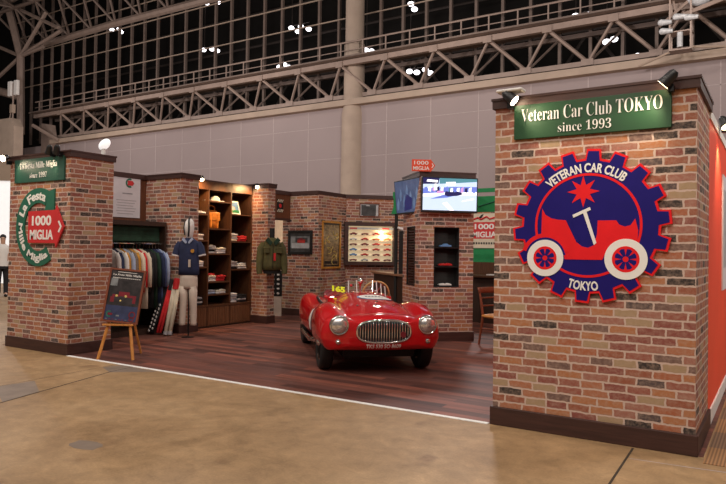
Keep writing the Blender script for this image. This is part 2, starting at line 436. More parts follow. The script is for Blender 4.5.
# ------------------------------------------------------------------ camera, world
cam = bpy.data.cameras.new('camera'); co = bpy.data.objects.new('camera', cam); COL.objects.link(co); SC.camera = co
cam.sensor_width = 36; cam.lens = 655.62*36/726; cam.clip_end = 300; cam.clip_start = .05
_yaw, _pit, _rol, _H = .566767506, .0140964, .0134307, 1.418074
fw = Vector((-math.sin(_yaw)*math.cos(_pit), math.cos(_yaw)*math.cos(_pit), math.sin(_pit)))
rt = Vector((math.cos(_yaw), math.sin(_yaw), 0)); upv = rt.cross(fw)
c_, s_ = math.cos(_rol), math.sin(_rol)
r2_ = rt*c_ + upv*s_; u2_ = upv*c_ - rt*s_
mw = Matrix((r2_, u2_, -fw)).transposed().to_4x4(); mw.translation = Vector((0, 0, _H)); co.matrix_world = mw
w = bpy.data.worlds.new('hall_ambient'); SC.world = w; w.use_nodes = True
w.node_tree.nodes['Background'].inputs[0].default_value = (1, .86, .78, 1); w.node_tree.nodes['Background'].inputs[1].default_value = .10
SC.view_settings.view_transform = 'Standard'; SC.view_settings.look = 'None'; SC.view_settings.exposure = .12

Y0 = 5.175
# ------------------------------------------------------------------ floors
b = MB(); b.box(-75, -12, -.2, 25, 50, 0); struct(b.build('floor', 'floor'))
b = MB(); b.box(-9.45, Y0+.03, .0005, -.45, 14.3, .004); struct(b.build('floor_booth', 'plank'))
b = MB(); b.box(-7.84, Y0-.02, .0005, -2.04, Y0+.03, .006); struct(b.build('trim_1', 'bright_white'))
b = MB(); b.box(-.44, 5.05, .0005, 4, 20, .004); struct(b.build('floor_carpet', 'carpet'))
# joints cut in the concrete and two worn metal-grey patches beside the booth edge
b = MB()
def strip(b, p, q, wd, z=.0012):
    p, q = Vector((p[0], p[1], 0)), Vector((q[0], q[1], 0)); d = (q-p).normalized(); n = Vector((-d.y, d.x, 0))*wd/2
    b.f([b.v((a.x, a.y, z)) for a in (p-n, q-n, q+n, p+n)])
strip(b, (-.905, 5.15), (-.86, 3.2), .016); strip(b, (-5.93, 3.2), (-6.46, 4.81), .018); strip(b, (-5.93, 3.2), (-5.3, 1.3), .018)
strip(b, (-6.46, 4.81), (-6.52, 5.16), .012); strip(b, (-6.67, 3.6), (-6.80, 5.16), .008); strip(b, (-6.67, 3.6), (-6.3, 1.6), .008)
struct(b.build('floor_joint', 'joint'))
b = MB(); strip(b, (-.88, 4.875), (-.55, 4.90), .010); strip(b, (-.55, 4.90), (.1, 4.975), .013); struct(b.build('floor_chalk_line', 'seam'))
b = MB(); b.f([b.v(p) for p in ((-6.78, 4.93, .0008), (-6.44, 4.78, .0008), (-6.04, 5.12, .0008), (-6.72, 5.16, .0008))])
b.f([b.v(p) for p in ((-6.67, 3.62, .0008), (-5.97, 3.3, .0008), (-6.13, 3.75, .0008), (-6.66, 4.02, .0008))])
b.f([b.v((-4.20+.13*math.cos(a*PI/6)*(1+.15*(a % 3)), 2.93+.09*math.sin(a*PI/6), .0008)) for a in range(12)])
struct(b.build('floor_patch', 'patch'))

# ------------------------------------------------------------------ brick pillars
def pillar(label, loc, rotz, wd, dp, h=2.7, holes=None, side_hole=None, uvo=(0, 0), base=True):
    t = thing('brick_pillar', label, 'pillar', loc, rotz)
    b = MB()
    hb = .15
    if holes:
        s0, s1, z0, z1, nd = holes
        b.box(0, 0, hb, s0, .16, h-.085); b.box(s1, 0, hb, wd, .16, h-.085); b.box(s0, 0, hb, s1, .16, z0); b.box(s0, 0, z1, s1, .16, h-.085)
        b.box(.16, .16, hb, wd, dp, h-.085)
        p0, p1, q0, q1, _ = side_hole
        b.box(0, .16, hb, .16, p0, h-.085); b.box(0, p1, hb, .16, dp, h-.085); b.box(0, p0, hb, .16, p1, q0); b.box(0, p0, q1, .16, p1, h-.085)
    else: b.box(0, 0, hb, wd, dp, h-.085)
    b.build('pillar_body', 'brick', t, uv=True, uvo=uvo)
    b = MB(); b.box(-.022, -.022, h-.085, wd+.022, dp+.022, h-.02); b.box(-.03, -.03, h-.02, wd+.03, dp+.03, h); b.build('cornice', 'trim', t)
    if base:
        b = MB(); b.box(-.02, -.02, 0, wd+.02, dp+.02, hb); b.build('plinth_board', 'trim', t, bevel=.006)
    return t
pillar('large brick pillar at the right front carrying the blue gear emblem', (-2.008, Y0+.02, 0), 0, 1.507, .953, uvo=(.05, -.02))
pillar('brick pillar at the left front corner carrying the red arrow emblem', (-9.308, Y0+.02, 0), 0, 1.433, .656, uvo=(.11, .03))
pillar('brick pillar behind the navy polo shirt, left of the shelving', (-9.33, 7.60, 0), 0, .886, .385, uvo=(.31, 0), h=2.69)
pillar('brick pillar right of the shelving, behind the olive jacket', (-9.33, 9.635, 0), 0, 1.03, .205, uvo=(.02, .01))
TVL = (-4.807, 9.219, 0)
tvp = pillar('angled brick pillar carrying the two screens', TVL, R(45), .905, .94, holes=(.239, .661, .863, 1.818, 0), side_hole=(.245, .70, .868, 1.837, 0), uvo=(.17, .02))

# booth walls
def wall(name, loc, rotz, wd, dp, h, m='brick', uvo=(0, 0), base=True, z0=.15):
    t = bpy.data.objects.new(name, None); COL.objects.link(t); t.location = loc; t.rotation_euler = (0, 0, rotz); struct(t)
    b = MB(); b.box(0, 0, z0 if base else 0, wd, dp, h-.085); b.build('wall_face', m, t, uv=True, uvo=uvo)
    b = MB(); b.box(0, -.02, h-.085, wd, dp+.02, h); b.build('cornice', 'trim', t)
    if base: b = MB(); b.box(0, -.02, 0, wd, dp, z0); b.build('skirting', 'trim', t)
    return t
wall('wall_left', (-9.33, 5.852, 0), R(90), 1.748, .1, 2.69, 'panel_brown')
wall('wall_left', (-9.34, 7.986, 0), R(90), 1.643, .1, 2.66, 'walnut_dark')
pb = wall('wall_back_left', (-9.27, 11.258, 0), 0, .976, 1.05, 2.7, uvo=(.4, .02))
wall('wall_corner', (-8.345, 12.268, 0), R(45), 2.75, .12, 2.7, uvo=(.21, .0))
wall('wall_back', (-6.4, 14.2, 0), 0, 5.9, .12, 2.7, uvo=(.3, .0))
# header panel over the doorway in the left wall, and the lit store room beyond
t = bpy.data.objects.new('door_1', None); COL.objects.link(t); struct(t); t.location = (-9.06, 9.845, 0); t.rotation_euler = (0, 0, R(90))
b = MB(); b.box(0, 0, 2.10, 1.405, .06, 2.62); b.build('header_panel', 'panel_brown', t)
b = MB(); b.box(0, -.02, 2.615, 1.405, .08, 2.7); b.build('header_cornice', 'trim', t)
b = MB(); b.box(0, -.01, 2.06, 1.405, .07, 2.11); b.build('door_lintel', 'trim', t)
b = MB(); b.box(-10.9, 13.4, 0, -9.4, 13.46, 2.62); struct(b.build('wall_store', 'roomglow'))  # far wall glows by itself, replacing a lamp inside the room
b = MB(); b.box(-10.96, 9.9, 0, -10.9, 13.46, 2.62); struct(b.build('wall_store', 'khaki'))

# red outer wall on the right, with white cap and skirting
t = bpy.data.objects.new('wall_right', None); COL.objects.link(t); struct(t); t.location = (-.50, 6.13, 0)
b = MB(); b.box(-.1, 0, .12, 0, 8.1, 2.56); b.build('wall_face', 'wall_red', t)
b = MB(); b.box(-.11, 0, 2.56, .012, 8.1, 2.64); b.build('wall_cap', 'white', t)
b = MB(); b.box(-.1, 0, 0, .014, 8.1, .12); b.build('skirting', 'white', t)
t = thing('wall_poster', 'grey poster on the red outside wall at the right edge', 'poster', (-.5, 7.55, 0), R(90))
b = MB(); b.box(0, -.012, 1.07, 1.5, 0, 2.25); b.build('poster_board', 'white_paper', t)
b = MB(); b.box(.08, -.014, 1.30, 1.42, -.0125, 2.1); b.build('poster_print', 'pic_pale', t)

# ------------------------------------------------------------------ hall behind the booth
b = MB(); b.box(-60, 33.7, 0, 15, 34.2, 10.4); struct(b.build('wall_back_hall', 'hallwall'))
b = MB()
for x in [-58+2.93*k for k in range(24)]: b.box(x, 33.69, 0, x+.05, 33.7, 10.3)
for z in (2.6, 4.9, 7.2, 9.2): b.box(-60, 33.69, z, 15, 33.7, z+.03)
struct(b.build('trim_2', 'seam'))
b = MB(); b.box(-53.5, 33.2, 10.36, 15, 33.7, 10.72); struct(b.build('trim_3', 'beam'))
b = MB(); b.box(-80, 47, 0, 30, 47.2, 30); struct(b.build('wall_far_hall', 'dark'))
b = MB(); b.box(-80, 20, 28, 30, 47, 28.3); struct(b.build('ceiling', 'dark'))
b = MB(); b.box(-80, 10, 0, -79.8, 47, 30); struct(b.build('wall_left_hall', 'dark'))
# truss girder with catwalk
t = thing('steel_truss', 'long grey steel lattice girder spanning the hall above the grey wall', 'truss')
XL, XR = -55.4, 6.5
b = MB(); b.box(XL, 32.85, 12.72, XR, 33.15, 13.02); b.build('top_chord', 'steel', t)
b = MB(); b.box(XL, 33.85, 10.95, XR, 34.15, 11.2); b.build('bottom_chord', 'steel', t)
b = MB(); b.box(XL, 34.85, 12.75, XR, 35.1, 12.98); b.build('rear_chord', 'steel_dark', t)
dg = MB(); dg.tube([(0, 33, 12.8), (1.75, 34, 11.15)], .10, 6); d1 = dg.build('diagonal_brace', 'steel', t)
dg = MB(); dg.tube([(0, 33, 12.8), (-1.45, 34, 11.15)], .085, 6); d2 = dg.build('diagonal_brace', 'steel', t)
dg = MB(); dg.tube([(0, 35, 12.85), (-1.45, 34.1, 11.15)], .07, 6); d3 = dg.build('rear_brace', 'steel_dark', t)
dg = MB(); dg.box(-.24, 32.80, 12.62, .24, 32.86, 13.0); d4 = dg.build('gusset_plate', 'steel', t)
dg = MB(); dg.box(-.30, 33.80, 10.96, .30, 33.86, 11.28); d5 = dg.build('gusset_plate', 'steel', t)
for k in range(0, 19):
    x = 5.99-3.2*k
    for d, dx in ((d1, 0), (d2, 0), (d3, 0), (d4, 0), (d5, 1.75)):
        o = d if k == 0 else dup(d, parent=t)
        o.location = (x+dx, 0, 0)
# catwalk
t = thing('catwalk', 'narrow steel catwalk with handrail running along the lattice girder', 'catwalk')
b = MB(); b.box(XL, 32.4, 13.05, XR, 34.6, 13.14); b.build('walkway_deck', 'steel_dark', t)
b = MB()
for z in (14.15, 13.65): b.tube([(XL, 33.0, z), (XR, 33.0, z)], .055 if z > 14 else .03, 6)
b.build('handrail', 'steel', t)
b = MB(); b.box(-.035, 32.96, 13.1, .035, 33.03, 14.15); p0 = b.build('rail_post', 'steel', t)
for k in range(39): (p0 if k == 0 else dup(p0, parent=t)).location = (6-1.6*k, 0, 0)
# lattice window wall
t = bpy.data.objects.new('window_1', None); COL.objects.link(t); struct(t)
b = MB()
for k in range(45): 
    x = 6.0-1.6*k
    if x > -62: b.box(x-.08, 35.0, 11.0, x+.08, 35.2, 25)
b.build('mullion', 'steel_dark', t)
b = MB()
for z in (16.5, 18.12, 19.72, 21.32, 22.9): b.box(-62, 34.96, z-.03, 8, 35.05, z+.03)
b.build('glazing_bar', 'beam', t)
b = MB()
for x in [6-6.4*k for k in range(11)]: 
    b.tube([(x, 45, 11), (x-4, 45, 16.5)], .12, 6); b.tube([(x-8, 45, 11), (x-4, 45, 16.5)], .12, 6)
for z in (13, 14.2, 16.5, 20, 23): b.tube([(-75, 45, z), (15, 45, z)], .12, 6)
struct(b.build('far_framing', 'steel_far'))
# big concrete column with steel shaft above
t = thing('round_column', 'tall round concrete column standing against the grey hall wall', 'column', (-22.38, 33.9, 0))
b = MB(); b.lathe([(.77, 0), (.77, 3.4), (.76, 3.43), (.76, 7.0), (.75, 7.03), (.75, 9.9), (.64, 10.4)], 32); b.build('column_shaft', 'concrete', t, smooth=True)
b = MB(); b.lathe([(.64, 10.38), (.64, 14.2), (.58, 14.3), (.58, 17.2), (.64, 17.25), (.64, 17.6), (.57, 17.7), (.56, 26)], 32); b.build('upper_shaft', 'concrete', t, smooth=True)
# roof space frame at the upper left
t = thing('roof_space_frame', 'grey steel space frame of the hall roof at the upper left', 'roof frame')
b = MB(); b.tube([(-60, 34.8, 20.0), (-47, 34.8, 20.2), (-22, 34.8, 19.9)], .30, 8); b.build('bottom_chord', 'steel', t)
b = MB(); b.tube([(-62, 32.5, 22.9), (-22, 32.5, 22.9)], .17, 6); b.build('top_chord', 'steel_dark', t)
b = MB(); b.tube([(0, 34.8, 20.1), (1.6, 32.5, 22.9)], .11, 6); s1 = b.build('strut', 'steel_dark', t)
b = MB(); b.tube([(0, 34.8, 20.1), (-1.6, 32.5, 22.9)], .11, 6); s2 = b.build('strut', 'steel_dark', t)
for k in range(9):
    for sx in (s1, s2): (sx if k == 0 else dup(sx, parent=t)).location = (-34.1-3.2*k, 0, 0)
b = MB(); b.tube([(-62, 27.5, 23.6), (-22, 27.5, 23.6)], .2, 6); b.build('top_chord', 'steel_dark', t)
b = MB(); b.tube([(0, 32.5, 22.9), (1.6, 27.5, 23.6)], .12, 6); s1 = b.build('strut', 'steel_dark', t)
b = MB(); b.tube([(0, 32.5, 22.9), (-4.8, 27.5, 23.6)], .12, 6); s2 = b.build('strut', 'steel_dark', t)
for k in range(8):
    for sx in (s1, s2): (sx if k == 0 else dup(sx, parent=t)).location = (-35.7-3.2*k, 0, 0)
# lattice mast at far left
t = thing('lattice_mast', 'heavy tubular steel mast with fanning struts at the far left', 'mast')
b = MB(); b.tube([(-57.6, 33, 11.5), (-57.9, 33, 18.6), (-60.2, 33, 23.8), (-61.4, 33, 27)], .34, 8); b.build('mast_tube', 'steel', t)
b = MB()
for q in ((-54.0, 33, 21.9), (-51.8, 33, 19.9), (-62, 33, 20.2), (-63, 33, 16.6), (-54.4, 33, 18.9)): b.tube([(-57.9, 33, 18.6), q], .17, 6)
for q in ((-56.2, 33, 26), (-54.4, 33, 24.6), (-63.5, 33, 24.8), (-64, 33, 21.5), (-52.2, 33, 20.2)): b.tube([(-60.2, 33, 23.8), q], .17, 6)
b.build('fan_strut', 'steel', t)
b = MB(); b.tube([(-64, 32, 16.6), (-57.7, 33, 14.9)], .36, 8); b.build('cross_tube', 'steel', t)
# concrete pier with aerial boxes
t = thing('concrete_pier', 'square pale concrete pier at the left edge of the hall', 'pier', (-57.3, 30.0, 0))
b = MB(); b.prism([(-4, 0), (3.9, 0), (3.9, 11.4), (3.4, 12.1), (-4, 12.2)], 0, .8); b.build('pier_block', 'concrete', t)
t = thing('aerial', 'pair of white aerial panels on a pole on the concrete pier', 'antenna', (-54.3, 30.4, 12.1))
b = MB(); b.tube([(0, 0, 0), (0, 0, 3.0)], .07, 6); b.tube([(-.5, 0, 0), (0, 0, 1.5)], .05, 6); b.build('pole', 'steel', t)
for dx in (-.65, .25): b = MB(); b.box(dx, -.15, 1.95, dx+.52, .1, 3.2); b.build('aerial_panel', 'white', t, bevel=.05)
b = MB(); b.box(-.15, -.2, .5, .2, .1, 1.2); b.build('junction_box', 'beam', t)
# bracket from pier to girder
t = thing('support_bracket', 'slanting steel support bracket between the pier and the lattice girder', 'bracket')
b = MB(); b.tube([(-54.4, 32.2, 11.9), (-52.1, 33.2, 10.55)], .16, 6); b.build('brace_tube', 'steel', t)
b = MB(); b.prism([(-54.9, 12.3), (-53.3, 12.0), (-52.9, 10.4), (-54.9, 8.0)], 33.3, 33.6); b.build('side_plate', 'steel', t)

# clusters of hall lamps beyond the lattice
lm = MB(); lm.sphere((0, 0, 0), (.24, .24, .17), 12, 8); lamp_bulb = None
clusters = [[(-57.2,23.5),(-56.1,23.4),(-55.8,23.05)], [(-43.8,23.65),(-42.4,23.45)], [(-44.1,19.45),(-43.05,19.35),(-42.4,19.1)],
            [(-34.0,19.7),(-33.3,19.3),(-33.0,19.65),(-32.2,19.3)], [(-35.2,16.65),(-34.7,16.8),(-34.2,16.5)], [(-22.85,19.55),(-22.55,19.1)],
            [(-26.7,16.75),(-26.2,16.6)], [(-22.9,14.6),(-22.3,14.45),(-21.6,14.55),(-21.2,14.25)], [(-11.0,16.5),(-10.1,16.45)], [(-9.1,14.55),(-8.65,14.65)], [(-8.0,13.25),(-7.3,13.4)]]
first = None
cl_lab = ['hall lamps at the left, on the roof chord', 'hall lamps at the top edge, above the second lattice bar', 'hall lamps hung mid-height left of the column group',
          'four bright hall lamps nearest left of the concrete column', 'small hall lamps just above the catwalk, left of the column', 'two tiny hall lamps high right of the concrete column',
          'two hall lamps at the handrail just right of the column', 'four hall lamps seen through the girder right of the column', 'two domed hall lamps resting above the catwalk at the right',
          'pair of hall lamps seen through the girder at the right', 'pair of hall lamps low behind the girder at the right']
for ci, cl in enumerate(clusters):
    t = thing('hall_lamp', cl_lab[ci], 'lamp', (cl[0][0], 42, cl[0][1]))
    for (x, z) in cl:
        if first is None: first = lm.build('lamp_bulb', 'halllamp', t, smooth='all'); o = first
        else: o = dup(first, parent=t)
        o.location = (x-cl[0][0], 0, z-cl[0][1])
    b = MB(); b.tube([(cl[0][0]-cl[0][0], .1, .2), (0, .1, 4.2)], .03, 5)
    b.tube([(0, .1, .2), (cl[-1][0]-cl[0][0], .1, .2)], .03, 5); b.build('lamp_hanger', 'steel_far', t)
# lamp rig hanging at the upper right
t = thing('lighting_rig', 'caged lighting rig hung from the girder at the upper right', 'lamp rig', (-3.74, 31.9, 0))
b = MB()
for x in (-.42, .42):
    for y in (-.3, .3): b.box(x-.035, y-.035, 10.45, x+.035, y+.035, 12.8)
for z in (10.45, 11.25, 12.75): b.box(-.45, -.34, z, .45, .34, z+.05)
b.build('cage', 'steel', t)
for (x, z) in ((-.55, 11.75), (.05, 11.9), (-.5, 11.35), (.5, 11.8)):
    b = MB(); b.tube([(x-.22, -.4, z), (x+.22, -.4, z-.04)], [.15, .09], 12); b.sphere((x-.22, -.4, z), .14, 10, 6); b.build('rig_lamp', 'pic_pale', t, smooth=True)
b = MB(); b.sphere((.75, 0, 12.75), (.55, .35, .4), 12, 8); b.build('rig_housing', 'pic_pale', t, smooth=True)
for p_, q_, r_ in (((-.9, 0, 11.7), (.6, 0, 12.9), .07), ((.1, -.2, 12.0), (3.4, -.2, 12.9), .10), ((-.2, 0, 12.2), (-.5, 0, 13.6), .05)): b = MB(); b.tube([p_, q_], r_, 6); b.build('rig_arm', 'steel', t)
b = MB(); b.tube([(0, -.36, 10.55), (0, -.36, 11.2)], .12, 10); b.build('ballast_tube', 'pic_pale', t)
b = MB(); b.tube([(-.42, 0, 10.5), (-1.9, .8, 10.25)], .05, 6); b.build('rig_stay', 'beam', t)
b = MB(); b.tube([(.42, 0, 10.6), (2.6, .8, 10.5)], .05, 6); b.build('rig_stay', 'beam', t)
#LIGHTS
for x in (-15, -8, -1, 6):
    for y in (-8, -1, 6): point((x, y, 12.5), 900 if y < 3 else 420, .16, (1, .90, .80))
for x in (-42, -26, -8): point((x, 20, 10), 1900, .5, (1, .90, .88))
point((-50, 12, 11), 1500, .4, (1, .92, .86))
for x in (-44, -30, -16, -3): point((x, 27.5, 12.5), 420, .5, (1, .88, .78))
point((3.2, 9.0, 4.5), 420, .2, (1, .92, .85))  # added fill light that brightens the red outer wall
# ------------------------------------------------------------------ signs and emblems
def sign(label, loc, wd, z0, z1, lines, m, rotz=0):
    t = thing('sign_board', label, 'sign', loc, rotz)
    b = MB(); b.box(0, -.028, z0, wd, 0, z1); b.build('board', m, t, bevel=.003)
    for s, cx, cz, w, h in lines: b = MB(); b.text(s, cx, cz, -.034, width=w, height=h, serif=True, bold=-.014, depth=.005); b.build('lettering', 'letter', t)
    return t
sign('green sign reading Veteran Car Club TOKYO since 1993 on the right pillar', (-1.84, Y0+.02, 0), 1.175, 2.345, 2.622,
     [('Veteran Car Club TOKYO', .588, 2.535, 1.055, .105), ('since 1993', .56, 2.415, .40, .075)], 'sign_green')
sign('dark green sign reading La Festa Mille Miglia since 1997 on the left pillar', (-9.155, Y0+.02, 0), 1.17, 2.31, 2.635,
     [('La Festa Mille Miglia', .585, 2.53, .87, .11), ('since 1997', .585, 2.405, .40, .075)], 'sign_teal')

# gear emblem
t = thing('gear_emblem', 'blue gear-shaped emblem with red vintage car on the right pillar', 'emblem', (-1.248, Y0+.02, 1.636))
def gear(ro, ri, wo, wi, n=18, ph=R(4)):
    pts = []
    for k in range(n):
        a = ph+2*PI*k/n
        for da, r in ((-wi, ri), (-wo, ro), (wo, ro), (wi, ri)):
            pts.append((r*math.sin(a+da), r*math.cos(a+da)))
    return pts
b = MB(); b.prism(gear(.594, .520, .086, .112), -.022, 0); b.build('gear_rim', 'emb_red', t)
b = MB(); b.prism(gear(.576, .503, .068, .100), -.0245, -.0215); b.build('gear_face', 'emb_blue', t)
K = .594/222
def P(l): return [((x-244)*K, (237-y)*K) for x, y in l]
b = MB(); b.ring(-.008*1, .004, .383, .402, -.0265, -.0242, 72); b.build('circle_band', 'emb_red', t)
star = []
for k in range(16):
    r = 46 if k % 2 == 0 else 20
    star.append((231+r*math.sin(k*PI/8), 138-r*math.cos(k*PI/8)))
b = MB(); b.prism(P(star), -.0265, -.0242); b.build('star', 'emb_red', t)
b = MB()
b.prism(P([(112,184),(122,203),(140,214),(160,218),(182,220),(200,258),(212,282),(228,296),(246,300),(262,292),(270,262),(272,222),(322,222),(330,234),(345,240),(360,236),(372,218),(380,250),(378,286),(300,300),(285,334),(180,334),(170,300),(150,280),(110,262)]), -.0270, -.0243)
b.ring((122-244)*K, (237-330)*K, 60*K, 72*K, -.0285, -.0243, 24, -R(72), R(75))
b.build('car_motif', 'emb_red', t)
b = MB(); b.ring((122-244)*K, (237-330)*K, 50*K, 60.5*K, -.0280, -.0275, 24, -R(72), R(82)); b.prism(P([(186,224),(196,222),(222,282),(214,286)]), -.0280, -.0276); b.build('mudguard_gap', 'emb_blue', t)
for cx, r in ((122, 54), (348, 57)):
    c = ((cx-244)*K, (237-331)*K)
    b = MB(); b.disc(c[0], c[1], r*K, -.0300, -.0245, 40); wh = b.build('wheel_motif', 'letter', t)
    b = MB(); b.disc(c[0], c[1], (r*.64)*K, -.0312, -.0299, 36); b.build('wheel_hub', 'emb_red', wh)
    b = MB()
    for k in range(8):
        a = k*PI/4+.39; b.prism([(c[0]+q*K*r*math.cos(a+d), c[1]+q*K*r*math.sin(a+d)) for q, d in ((.15, -.42), (.50, -.27), (.53, 0), (.50, .27), (.15, .42))], -.0320, -.0311)
    b.build('spoke_gap', 'emb_blue', wh)
b = MB(); b.prism(P([(230,196),(240,193),(269,286),(262,292)]), -.0295, -.0271); b.prism(P([(201,205),(250,183),(253,191),(204,213)]), -.0297, -.0272); b.build('steering_column', 'letter', t)
b = MB(); b.text('VETERAN CAR CLUB', 0, -.005, -.028, width=.635, height=.072, bold=.03, depth=.003, arc=(.452, R(-3))); b.build('lettering', 'letter', t)
b = MB(); b.text('TOKYO', 0, -.0, -.028, width=.225, height=.072, bold=.03, depth=.003, arc=(.462, R(184)), flip=True)
b.build('lettering', 'letter', t)

# ring-and-arrow emblem on the left pillar
t = thing('arrow_emblem', 'green ring emblem with red 1000 MIGLIA arrow on the left pillar', 'emblem', (-8.57, Y0+.02, 1.690))
b = MB(); b.ring(0, 0, .33, .535, -.02, 0, 60, R(146), R(388))
b.prism([(.225, .48), (.37, .515), (.365, .22), (.12, .18), (.17, .28)], -.0195, 0); b.build('ring_arrow', 'ring_green', t)
b = MB(); b.prism([(-.20, .215), (.43, .225), (.445, .285), (.62, 0), (.445, -.275), (.43, -.22), (-.20, -.215)], -.040, -.0195); b.build('arrow_tag', 'tag_red', t)
for tx, cz, w_ in (('1000', .085, .45), ('MIGLIA', -.105, .54)): b = MB(); b.text(tx, .12, cz, -.044, width=w_, height=.135, bold=.03, depth=.004); b.build('lettering', 'letter', t)
b = MB(); b.prism([(.495, .07), (.525, .08), (.58, 0), (.525, -.08), (.495, -.07), (.545, 0)], -.044, -.0395); b.build('chevron', 'letter', t)
b = MB(); b.text('La Festa', 0, 0, -.024, width=.70, height=.125, bold=.03, depth=.004, arc=(.432, R(-22))); b.build('lettering', 'letter', t)
b = MB(); b.text('Mille Miglia', 0, 0, -.024, width=.98, height=.125, bold=.03, depth=.004, arc=(.432, R(213)), flip=True); b.build('lettering', 'letter', t)

# 1000 MIGLIA arrow sign above the screens
def arrow_sign(label, loc, rotz, w, h):
    t = thing('arrow_sign', label, 'sign', loc, rotz)
    b = MB(); b.prism([(0, 0), (w*.80, 0), (w*.80, -h*.06), (w, h*.5), (w*.80, h*1.06), (w*.80, h), (0, h)], -.02, 0); b.build('arrow_board', 'tag_orange', t)
    b = MB(); b.text('1000', w*.40, h*.72, -.024, width=w*.62, height=h*.32, bold=.012); b.build('lettering', 'letter', t)
    b = MB(); b.text('MIGLIA', w*.40, h*.26, -.024, width=w*.70, height=h*.32, bold=.012); b.build('lettering', 'letter', t)
    b = MB(); b.prism([(w*.84, h*.68), (w*.875, h*.70), (w*.94, h*.5), (w*.875, h*.3), (w*.84, h*.32), (w*.90, h*.5)], -.024, -.0195); b.build('chevron', 'letter', t)
arrow_sign('small orange-red 1000 MIGLIA arrow sign on top of the angled pillar', (-4.90, 9.10, 2.69), R(38), .37, .185)

# ------------------------------------------------------------------ spotlights
def spotlight(label, loc, aim, m='black', bulb='bulb', shade=None, group=None):
    t = thing('spotlight', label, 'spotlight', loc)
    d = Vector(aim).normalized()
    b = MB(); b.box(-.02, -.02, -.02, .02, .04, .03); b.tube([(0, 0, 0), (0, -.02, .05), tuple(Vector((0, -.03, .07)))], .010, 6); b.build('bracket', 'dkmetal', t)
    c = Vector((0, -.04, .075))
    b = MB(); b.tube([c-d*.055, c-d*.03, c+d*.03, c+d*.065], [.022, .038, .043, .052], 14); b.build('lamp_head', m, t, smooth=True)
    b = MB(); b.tube([c+d*.060, c+d*.068], [.043, .043], 14); b.build('lens', bulb, t)
    if shade:
        b = MB(); b.box(-.10, -.075, .105, .12, .045, .13); o = b.build('reflector', 'white', t, bevel=.015)
    return t
spotlight('lit spotlight under a white plate, left top of the right pillar', (-1.86, Y0-.045, 2.615), (.75, .05, -.65), shade=True)
spotlight('black spotlight at the right top of the right pillar', (-.665, Y0-.045, 2.612), (-.62, .1, -.6), bulb='dim_bulb')
spotlight('lit spotlight at the left top of the left pillar', (-9.25, Y0-.045, 2.60), (.35, -.8, -.3))
spotlight('left of the two black spotlights above the dark green sign', (-8.20, Y0-.045, 2.645), (-.5, .2, -.7), bulb='dkmetal')
spotlight('right of the two black spotlights above the dark green sign', (-8.03, Y0-.045, 2.635), (-.4, .2, -.7), bulb='dkmetal')
spotlight('spotlight on the cap of the red outside wall', (-.45, 7.0, 2.60), (.3, -.3, -.7), bulb='dim_bulb')
t = thing('floodlight', 'white floodlight on a short stem behind the left pillar top', 'floodlight', (-7.93, 5.72, 2.70))
b = MB(); b.tube([(0, 0, 0), (0, 0, .12)], .03, 10); b.build('stem', 'white', t)
b = MB(); b.M = Matrix.Translation((.02, 0, .15)) @ Matrix.Rotation(R(-35), 4, 'Y'); b.sphere((0, 0, 0), (.105, .07, .055), 16, 10); b.build('lamp_head', mat('lit_white_head', (1, 1, 1), .4, emit=(1, .97, .95), es=.7), t, smooth='all')
for k, yy in enumerate((8.16, 9.60)):
    t = thing('cabinet_spotlight', ['left', 'right'][k]+' small lit spotlight on top of the dark shelving', 'spotlight', (-8.62, yy, 2.63))
    b = MB(); b.tube([(-.08, 0, .0), (-.02, 0, .05), (.05, 0, .06)], .012, 6); b.build('bracket', 'dkmetal', t)
    b = MB(); b.tube([(.05, 0, .07), (.06, 0, .02)], [.035, .045], 12); b.build('lamp_head', 'dkmetal', t, smooth=True)
    b = MB(); b.sphere((.062, 0, .008), .032, 10, 8); b.build('lens', 'bulb', t, smooth='all')
spot((-1.80, Y0-.16, 2.60), (-1.25, Y0+.05, 2.3), 9, 95, .8); spot((-.74, Y0-.16, 2.60), (-1.0, Y0+.05, 2.2), 9, 95, .8)
spot((-9.15, Y0-.16, 2.60), (-8.7, Y0+.05, 2.2), 4, 95, .8); spot((-8.1, Y0-.16, 2.62), (-8.5, Y0+.05, 2.2), 4, 95, .8)
spot((-1.25, 2.9, 3.6), (-1.25, Y0, 1.4), 70, 60, .9, (1, .86, .70)); spot((-8.6, 3.2, 3.6), (-8.6, Y0, 1.4), 45, 60, .9, (1, .86, .70))
spot((-8.45, 8.18, 2.63), (-8.74, 8.25, 2.2), 32, 130, .8, (1, .62, .28)); spot((-8.45, 9.50, 2.63), (-8.74, 9.3, 2.2), 32, 130, .8, (1, .62, .28)); spot((-8.42, 8.80, 2.63), (-8.80, 8.75, 2.0), 16, 110, .8, (1, .62, .28))
spot((-.36, 6.95, 2.52), (-.5, 7.1, 1.9), 30, 110, .8)

spot((-7.3, 6.6, 3.4), (-8.75, 7.05, 1.1), 38, 42, .8, (1, .88, .72))  # unseen spot added overhead to brighten the hanging clothes
